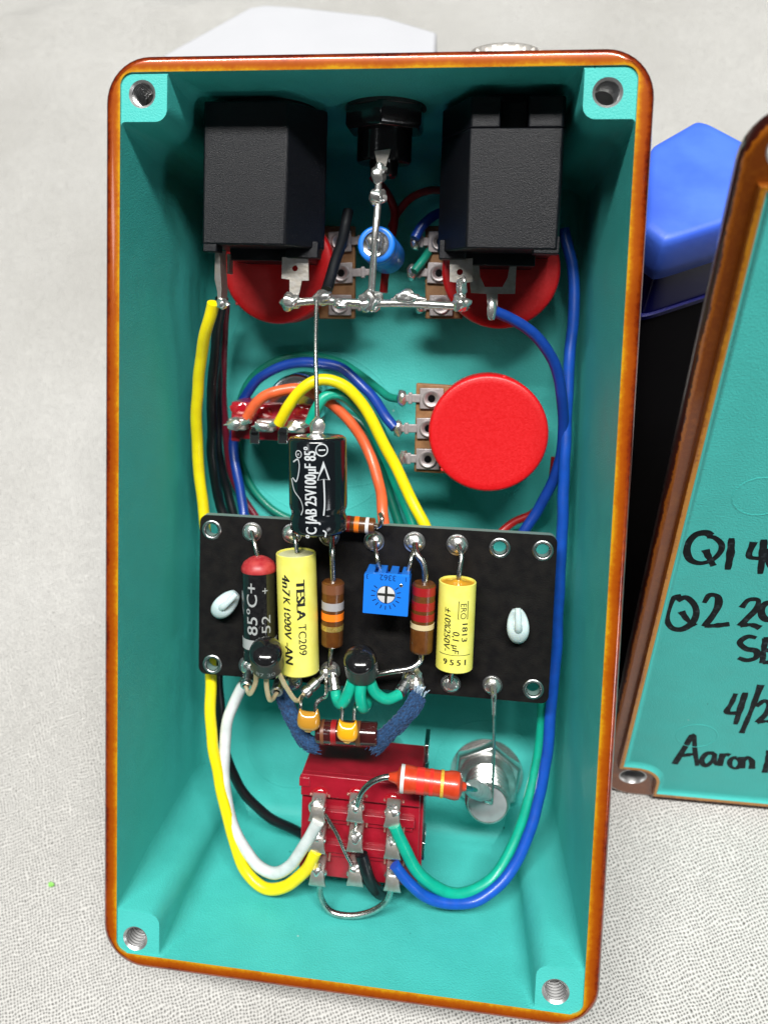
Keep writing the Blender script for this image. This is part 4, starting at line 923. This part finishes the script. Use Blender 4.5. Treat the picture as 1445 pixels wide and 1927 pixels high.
wire('blue_wire', 'blue wire arching over the small red switch to the middle terminal', W_B, .80, [(462, 1010, -26), (458, 960, -28), (446, 890, -29.5), (441, 830, -31), (452, 765, -31), (485, 715, -30), (535, 688, -29), (590, 682, -28), (645, 695, -27), (690, 735, -26), (728, 785, -23.6), (744, 804, -22.9)], GR, n=12)
wire('green_wire', 'deep green wire making the widest arch from the top pot terminal', W_DG, .62, [(752, 751, -24), (728, 745, -25.5), (690, 715, -29), (640, 683, -32.5), (580, 669, -33.6), (520, 680, -34), (468, 720, -34.2), (447, 790, -34.4), (452, 860, -34.4), (480, 925, -34.4), (530, 968, -34), (590, 990, -33)], GR, n=12)
wire('orange_wire', 'orange wire looping from the leftmost lug of the small red switch', W_O, .82, [(465, 786, -20.6), (480, 762, -20), (510, 740, -19.6), (560, 731, -20), (600, 745, -21), (650, 785, -22), (690, 840, -22), (712, 905, -20), (722, 975, -16.8), (726, 1010, -17)], GR, n=12)
wire('yellow_wire', 'yellow wire looping from the middle lug of the small switch', W_Y, .86, [(524, 797, -19.8), (545, 765, -18.8), (572, 730, -18), (610, 714, -18), (650, 727, -18.5), (690, 775, -19.5), (730, 850, -20), (768, 930, -20), (800, 990, -19), (815, 1030, -19)], GR, n=12)
wire('green_wire', 'bright green wire rising from the third lug of the small switch', W_GB, .82, [(584, 797, -19.6), (596, 768, -19.2), (613, 746, -19.4), (645, 745, -20.5), (690, 790, -23), (725, 860, -24), (755, 930, -24), (780, 990, -23), (790, 1030, -22)], GR, n=12)
wire('green_wire', 'deep green wire in the middle of the bundle beside the orange one', W_DG, .74, [(640, 770, -27), (680, 800, -27), (710, 860, -26.5), (733, 930, -26), (752, 990, -25), (760, 1030, -24)], GR)
wire('green_wire', 'deep green wire lying lowest beside the yellow one above the board', W_DG, .70, [(640, 745, -30), (700, 780, -29.5), (738, 860, -29), (772, 940, -28.5), (800, 1000, -28)], GR)
wire('black_wire', 'black wire close behind the upper yellow one at the left wall', W_K, .80, [(420, 560, -21), (409, 620, -22), (401, 700, -24), (398, 790, -25), (400, 870, -26), (412, 940, -27), (430, 990, -27)], GR)
wire('black_wire', 'second black wire at the left wall, lying against the maroon one', W_K, .75, [(414, 560, -25), (410, 640, -27), (409, 760, -29), (412, 860, -30), (430, 930, -30.5), (450, 1000, -30)], GR)
wire('maroon_wire', 'thin maroon wire at the left wall next to the black pair', W_M, .62, [(425, 570, -28), (420, 680, -31), (423, 800, -32.5), (436, 890, -33), (462, 945, -33.5), (490, 985, -33)], GR)
wire('red_wire', 'dark red wire hidden high up between the two jacks', W_R, .62, [(700, 330, -30), (728, 362, -30), (742, 395, -30), (738, 440, -29), (728, 490, -29), (722, 550, -29)], GR)
wire('red_wire', 'red wire crossing the dark floor towards the right jack', W_R, .60, [(736, 430, -31), (748, 400, -31), (775, 372, -31), (812, 358, -31), (850, 360, -31)], GR)
wire('black_wire', 'grey black sleeved wire standing between left jack and blue capacitor', W_K, .78, [(655, 398, -22), (648, 435, -20), (633, 485, -17), (620, 530, -14.5), (616, 545, -13.6)], GR)
wire('blue_wire', 'short dark blue wire in the shadow left of the right jack', W_B, .75, [(840, 395, -27), (815, 405, -26), (795, 425, -25.5), (782, 448, -25)], GR)
wire('green_wire', 'short deep green wire ending at the middle terminal by the right jack', W_DG, .65, [(838, 440, -29), (815, 460, -28), (795, 490, -26), (778, 510, -25)], GR)

# ------------------------------------------------------------------ the loose lid
def lid():
    # rests with its lower edge on the cloth and leans on the tub
    Bc = G(1126, 1491); q = G(1445, 1521); ex = (q - Bc).normalized()
    d = ray(1415, 203).normalized(); w_ = CC - Bc; bq = d.dot(w_); cq = w_.dot(w_) - 121.5 ** 2
    T = CC + d * (-bq - math.sqrt(bq * bq - cq)); ey = (T - Bc).normalized(); ex = (ex - ey * ey.dot(ex)).normalized(); ez = ex.cross(ey)
    fr = lambda x, y, z: Bc + ex * x + ey * y + ez * z
    e = thing('enclosure_lid', 'brown rimmed turquoise lid with handwriting in black marker', 'lid', Bc)
    Wd, Hh = 66.5, 121.5
    def rr(ins, r): return [(x + Wd / 2, y + Hh / 2) for x, y in rrect(Wd / 2 - ins, Hh / 2 - ins, r, 8)]
    hol = [(4.9, 6.1), (4.3, Hh - 4.0), (Wd - 5, 6.1), (Wd - 4.3, Hh - 4)]
    mb = MB()
    seq = [(0.75, 4.9, 0, .55), (.3, 5.3, -.12, .8), (0, 5.6, -.6, 1.05), (0, 5.6, -1.9, 1.1), (.8, 5, -2.6, 1.1)]
    mb.rings([[fr(x, y, z) for x, y in rr(i, r)] for i, r, z, t in seq], m_lidbrown, cap1=False, at=[q[3] for q in seq])
    outl = [rr(.75, 4.9)] + [circ(x, y, 2.1, 28) for x, y in hol]
    vs, fs = flat_mesh(outl)
    mb.add([fr(v.x, v.y, 0) for v in vs], fs, m_lidbrown, at=[.45] * len(vs))
    outl = [rr(.8, 5)] + [circ(x, y, 2.1, 28) for x, y in hol]; vs, fs = flat_mesh(outl)
    mb.add([fr(v.x, v.y, -2.6) for v in vs], fs, m_lidbrown, at=[1.1] * len(vs))
    pl = mb.build('rim_plate', e, ang=50)
    for x, y in hol:
        mb = MB(); mb.rings([[fr(x + r * math.cos(a), y + r * math.sin(a), z) for a in (2 * PI * k / 28 for k in range(28))] for r, z in ((2.25, .01), (2.1, .02), (1.95, -.4), (1.9, -1.8), (1.9, -2.6))], m_hole); mb.build('screw_hole', pl)
    # raised lip: outline with concave corners round the holes
    def lip(ins, rc):
        o = []
        for cx, cy, a0, a1 in ((4.9, 6.1, 90, 0), (Wd - 5, 6.1, 180, 90), (Wd - 5, Hh - 3.7, 270, 180), (5, Hh - 3.7, 360, 270)):
            x = cx + (0); arc = []
            for k in range(11):
                a = math.radians(a0 + (a1 - a0) * k / 10); arc.append((cx + rc * math.cos(a), cy + rc * math.sin(a)))
            # run in from the straight edges
            if (cx, cy) == (4.9, 6.1): pre, post = (ins, cy + rc), (cx + rc, ins)
            elif cy == 6.1: pre, post = (cx - rc, ins), (Wd - ins, cy + rc)
            elif cx == 5.0: pre, post = (cx + rc, Hh - ins), (ins, cy - rc)
            else: pre, post = (Wd - ins, cy - rc), (cx - rc, Hh - ins)
            o += [pre] + arc + [post]
        return o
    A, Bq, Cq = lip(1.95, 3.6), lip(2.35, 3.9), lip(2.95, 4.4)
    mb = MB(); HL = 1.0
    L3 = lambda o, z: [fr(x, y, z) for x, y in o]
    mb.rings([L3(A, -.02), L3(A, HL - .35), L3(lip(2.1, 3.7), HL), L3(Bq, HL + .02), L3(lip(2.75, 4.2), HL - .1)], m_lidbrown, at=[.5, .35, .1, 0, -.1])
    mb.build('raised_lip', e, ang=50)
    mb = MB(); Dq = lip(3.7, 5.1); mb.rings([L3(lip(2.74, 4.19), HL - .12), L3(Cq, HL - .35), L3(lip(3.2, 4.6), .42), L3(Dq, .3)], m_teal)
    vs, fs = flat_mesh([Dq]); mb.add([fr(v.x, v.y, .3) for v in vs], fs, m_teal)
    def onlid(px, py, z=.3): 
        p = PL(px, py, fr(0, 0, z), ez) - Bc; return p.dot(ex), p.dot(ey)
    for px, py, r in ((1430, 935, 3.2), (1310, 1385, 3.1)):
        cx, cy = onlid(px, py); mb.tube([fr(cx + r * math.cos(a), cy + r * math.sin(a), .3) for a in (2 * PI * k / 40 for k in range(41))], (.05, .14), m_teal, 6, cap=False)
    panel = mb.build('inner_panel', e, ang=50)
    def ell(cx, cy, rx, ry): return [(cx + rx * math.sin(2 * PI * k / 12 + .3), cy - ry * math.cos(2 * PI * k / 12 + .3)) for k in range(13)]
    hw = [[(585, 352), (560, 338), (510, 345), (470, 385), (458, 430), (480, 480), (530, 495), (590, 478), (635, 430), (637, 395), (600, 362), (566, 356)], [(555, 425), (575, 470), (597, 508)], [(690, 365), (685, 440), (670, 528)],
          [(805, 385), (783, 462), (850, 470), (875, 468)], [(858, 372), (852, 440), (838, 550)], ell(915, 470, 34, 60),
          [(430, 662), (395, 672), (362, 730), (356, 790), (385, 832), (430, 838), (485, 805), (508, 750), (490, 700), (450, 672), (410, 690)], [(430, 745), (465, 792), (502, 818)],
          [(548, 700), (578, 660), (615, 665), (622, 710), (590, 770), (548, 822)], [(550, 822), (610, 818), (680, 810)], [(742, 725), (780, 685), (826, 685), (815, 735), (770, 782), (735, 820)], [(735, 820), (790, 814), (838, 830)], ell(884, 745, 40, 45),
          [(818, 882), (775, 875), (733, 905), (765, 938), (818, 950), (815, 985), (770, 998), (725, 985)], [(868, 885), (856, 945), (850, 1012)], [(856, 888), (910, 884)], [(856, 948), (900, 944)], [(850, 1010), (905, 1008)],
          [(712, 1170), (690, 1220), (668, 1268), (735, 1272)], [(762, 1165), (735, 1250), (710, 1330)], [(842, 1125), (795, 1250), (742, 1375)], [(820, 1238), (860, 1208), (888, 1225), (868, 1275), (822, 1320)], [(822, 1320), (870, 1314), (915, 1318)],
          [(395, 1535), (445, 1455), (492, 1385), (500, 1460), (512, 1545)], [(432, 1492), (510, 1482)], [(600, 1480), (565, 1480), (535, 1520), (555, 1545), (590, 1520), (602, 1482), (602, 1520), (615, 1542)],
          [(640, 1480), (630, 1545)], [(636, 1510), (660, 1485), (682, 1490)], ell(708, 1530, 28, 28), [(748, 1498), (745, 1558)], [(748, 1525), (775, 1500), (795, 1520), (795, 1560)], [(885, 1465), (862, 1580)], [(872, 1525), (925, 1512)], [(925, 1470), (910, 1580)]]
    mb = MB(); sf = lambda a, b, off: fr(*onlid(1125 + a / 2.753, 880 + b / 2.753), .305 + off)
    for i, l in enumerate(hw):
        pts = spline([sf(a, b, 0) for a, b in l], 6) if len(l) > 2 else [sf(*l[0], 0).lerp(sf(*l[-1], 0), t / 6) for t in range(7)]
        sd = random.random() * 9
        mb.tube(pts, (.03, .46), m_marker, 10, flat=ez, rfun=lambda t: 1 + .16 * math.sin(t * 5 + sd) + .1 * math.sin(t * 17 + sd))
    mb.build('handwriting', panel)
lid()

# ------------------------------------------------------------------ tub with blue cover behind the lid
def tub():
    h = 82
    pts = [G(*q, h) for q in ((1318, 218), (1222, 273), (1209, 427), (1251, 457), (1574, 353))]
    c = sum(pts, V((0, 0, 0))) / 5
    dwn = V((0, c_, -s_)) * -44
    e = thing('storage_tub', 'tall black tub with a thick bright blue cover behind the lid', 'tub', c - NG * h)
    def ring(k, dz, r=.24, n=6):
        o = []
        for i in range(5):
            a, b, d = pts[i - 1], pts[i], pts[(i + 1) % 5]; 
            for t in range(n + 1):
                t /= n; p0 = b + (a - b) * r * .5; p2 = b + (d - b) * r * .5; u = p0 * (1 - t) ** 2 + b * 2 * t * (1 - t) + p2 * t * t
                o.append(c + (u - c) * k + NG * dz)
        return o
    mb = MB(); mb.rings([ring(.84, 0), ring(.93, -.12), ring(.975, -.5), ring(1.0, -1.2), ring(1.02, -2.6), ring(1.04, -5), ring(1.03, -6.8), ring(.98, -7.8), ring(.9, -7.9)], m_capblue, True, True); mb.build('blue_cover', e, ang=40)
    mb = MB(); mb.rings([ring(.97, -7.8), ring(.98, -11.5), ring(1.0, -15)], m_navy, True, True); mb.build('collar', e)
    mb = MB(); mb.rings([ring(1.0, -15), ring(1.05, -15.1), ring(1.05, -15.9), ring(.9, -16)], m_chrome if False else m_navy, True, True); mb.build('rim_bead', e)
    mb = MB(); mb.rings([ring(.98, -15.9), [p + (dwn if i >= 14 else V((0, 0, 0))) for i, p in enumerate(ring(.98, -h + .05))]], m_blackbin, True, True); mb.build('tub_wall', e)
tub()
def block():
    h = 58
    top = [G(*q, h) for q in ((300, 110), (306, 104), (470, 13), (500, 8), (560, 12), (720, 30), (822, 60), (826, 140))]
    w_ = [towards(p) for p in top]
    ymin = 53.5
    w_[0] = V((-24, ymin + 0.3, h)); w_[-1] = V((w_[-1].x, ymin + .3, h))
    print('block', [tuple(round(a, 1) for a in q) for q in w_])
    mb = MB(); mb.prism([toBox(q) for q in w_], -NG * (h - .02), m_white)
    o = tag(mb.build('foam_block', origin=toBox(V((w_[3].x, 60, 0))), bevel=.6), 'white block propping up the enclosure from behind', 'block')
block()
for o in bpy.data.objects:
    if '_o' in o: del o['_o']

crumb = G(98, 1665, .1); mb = MB(); mb.blob(crumb + NG * .3, .55, .45, .35, mat('lime_green_crumb', (.25, .62, .12), .6), .5, 3)
o = tag(mb.build('crumb', origin=crumb), 'tiny lime green crumb lying on the cloth left of the enclosure', 'crumb')
if '_o' in o: del o['_o']
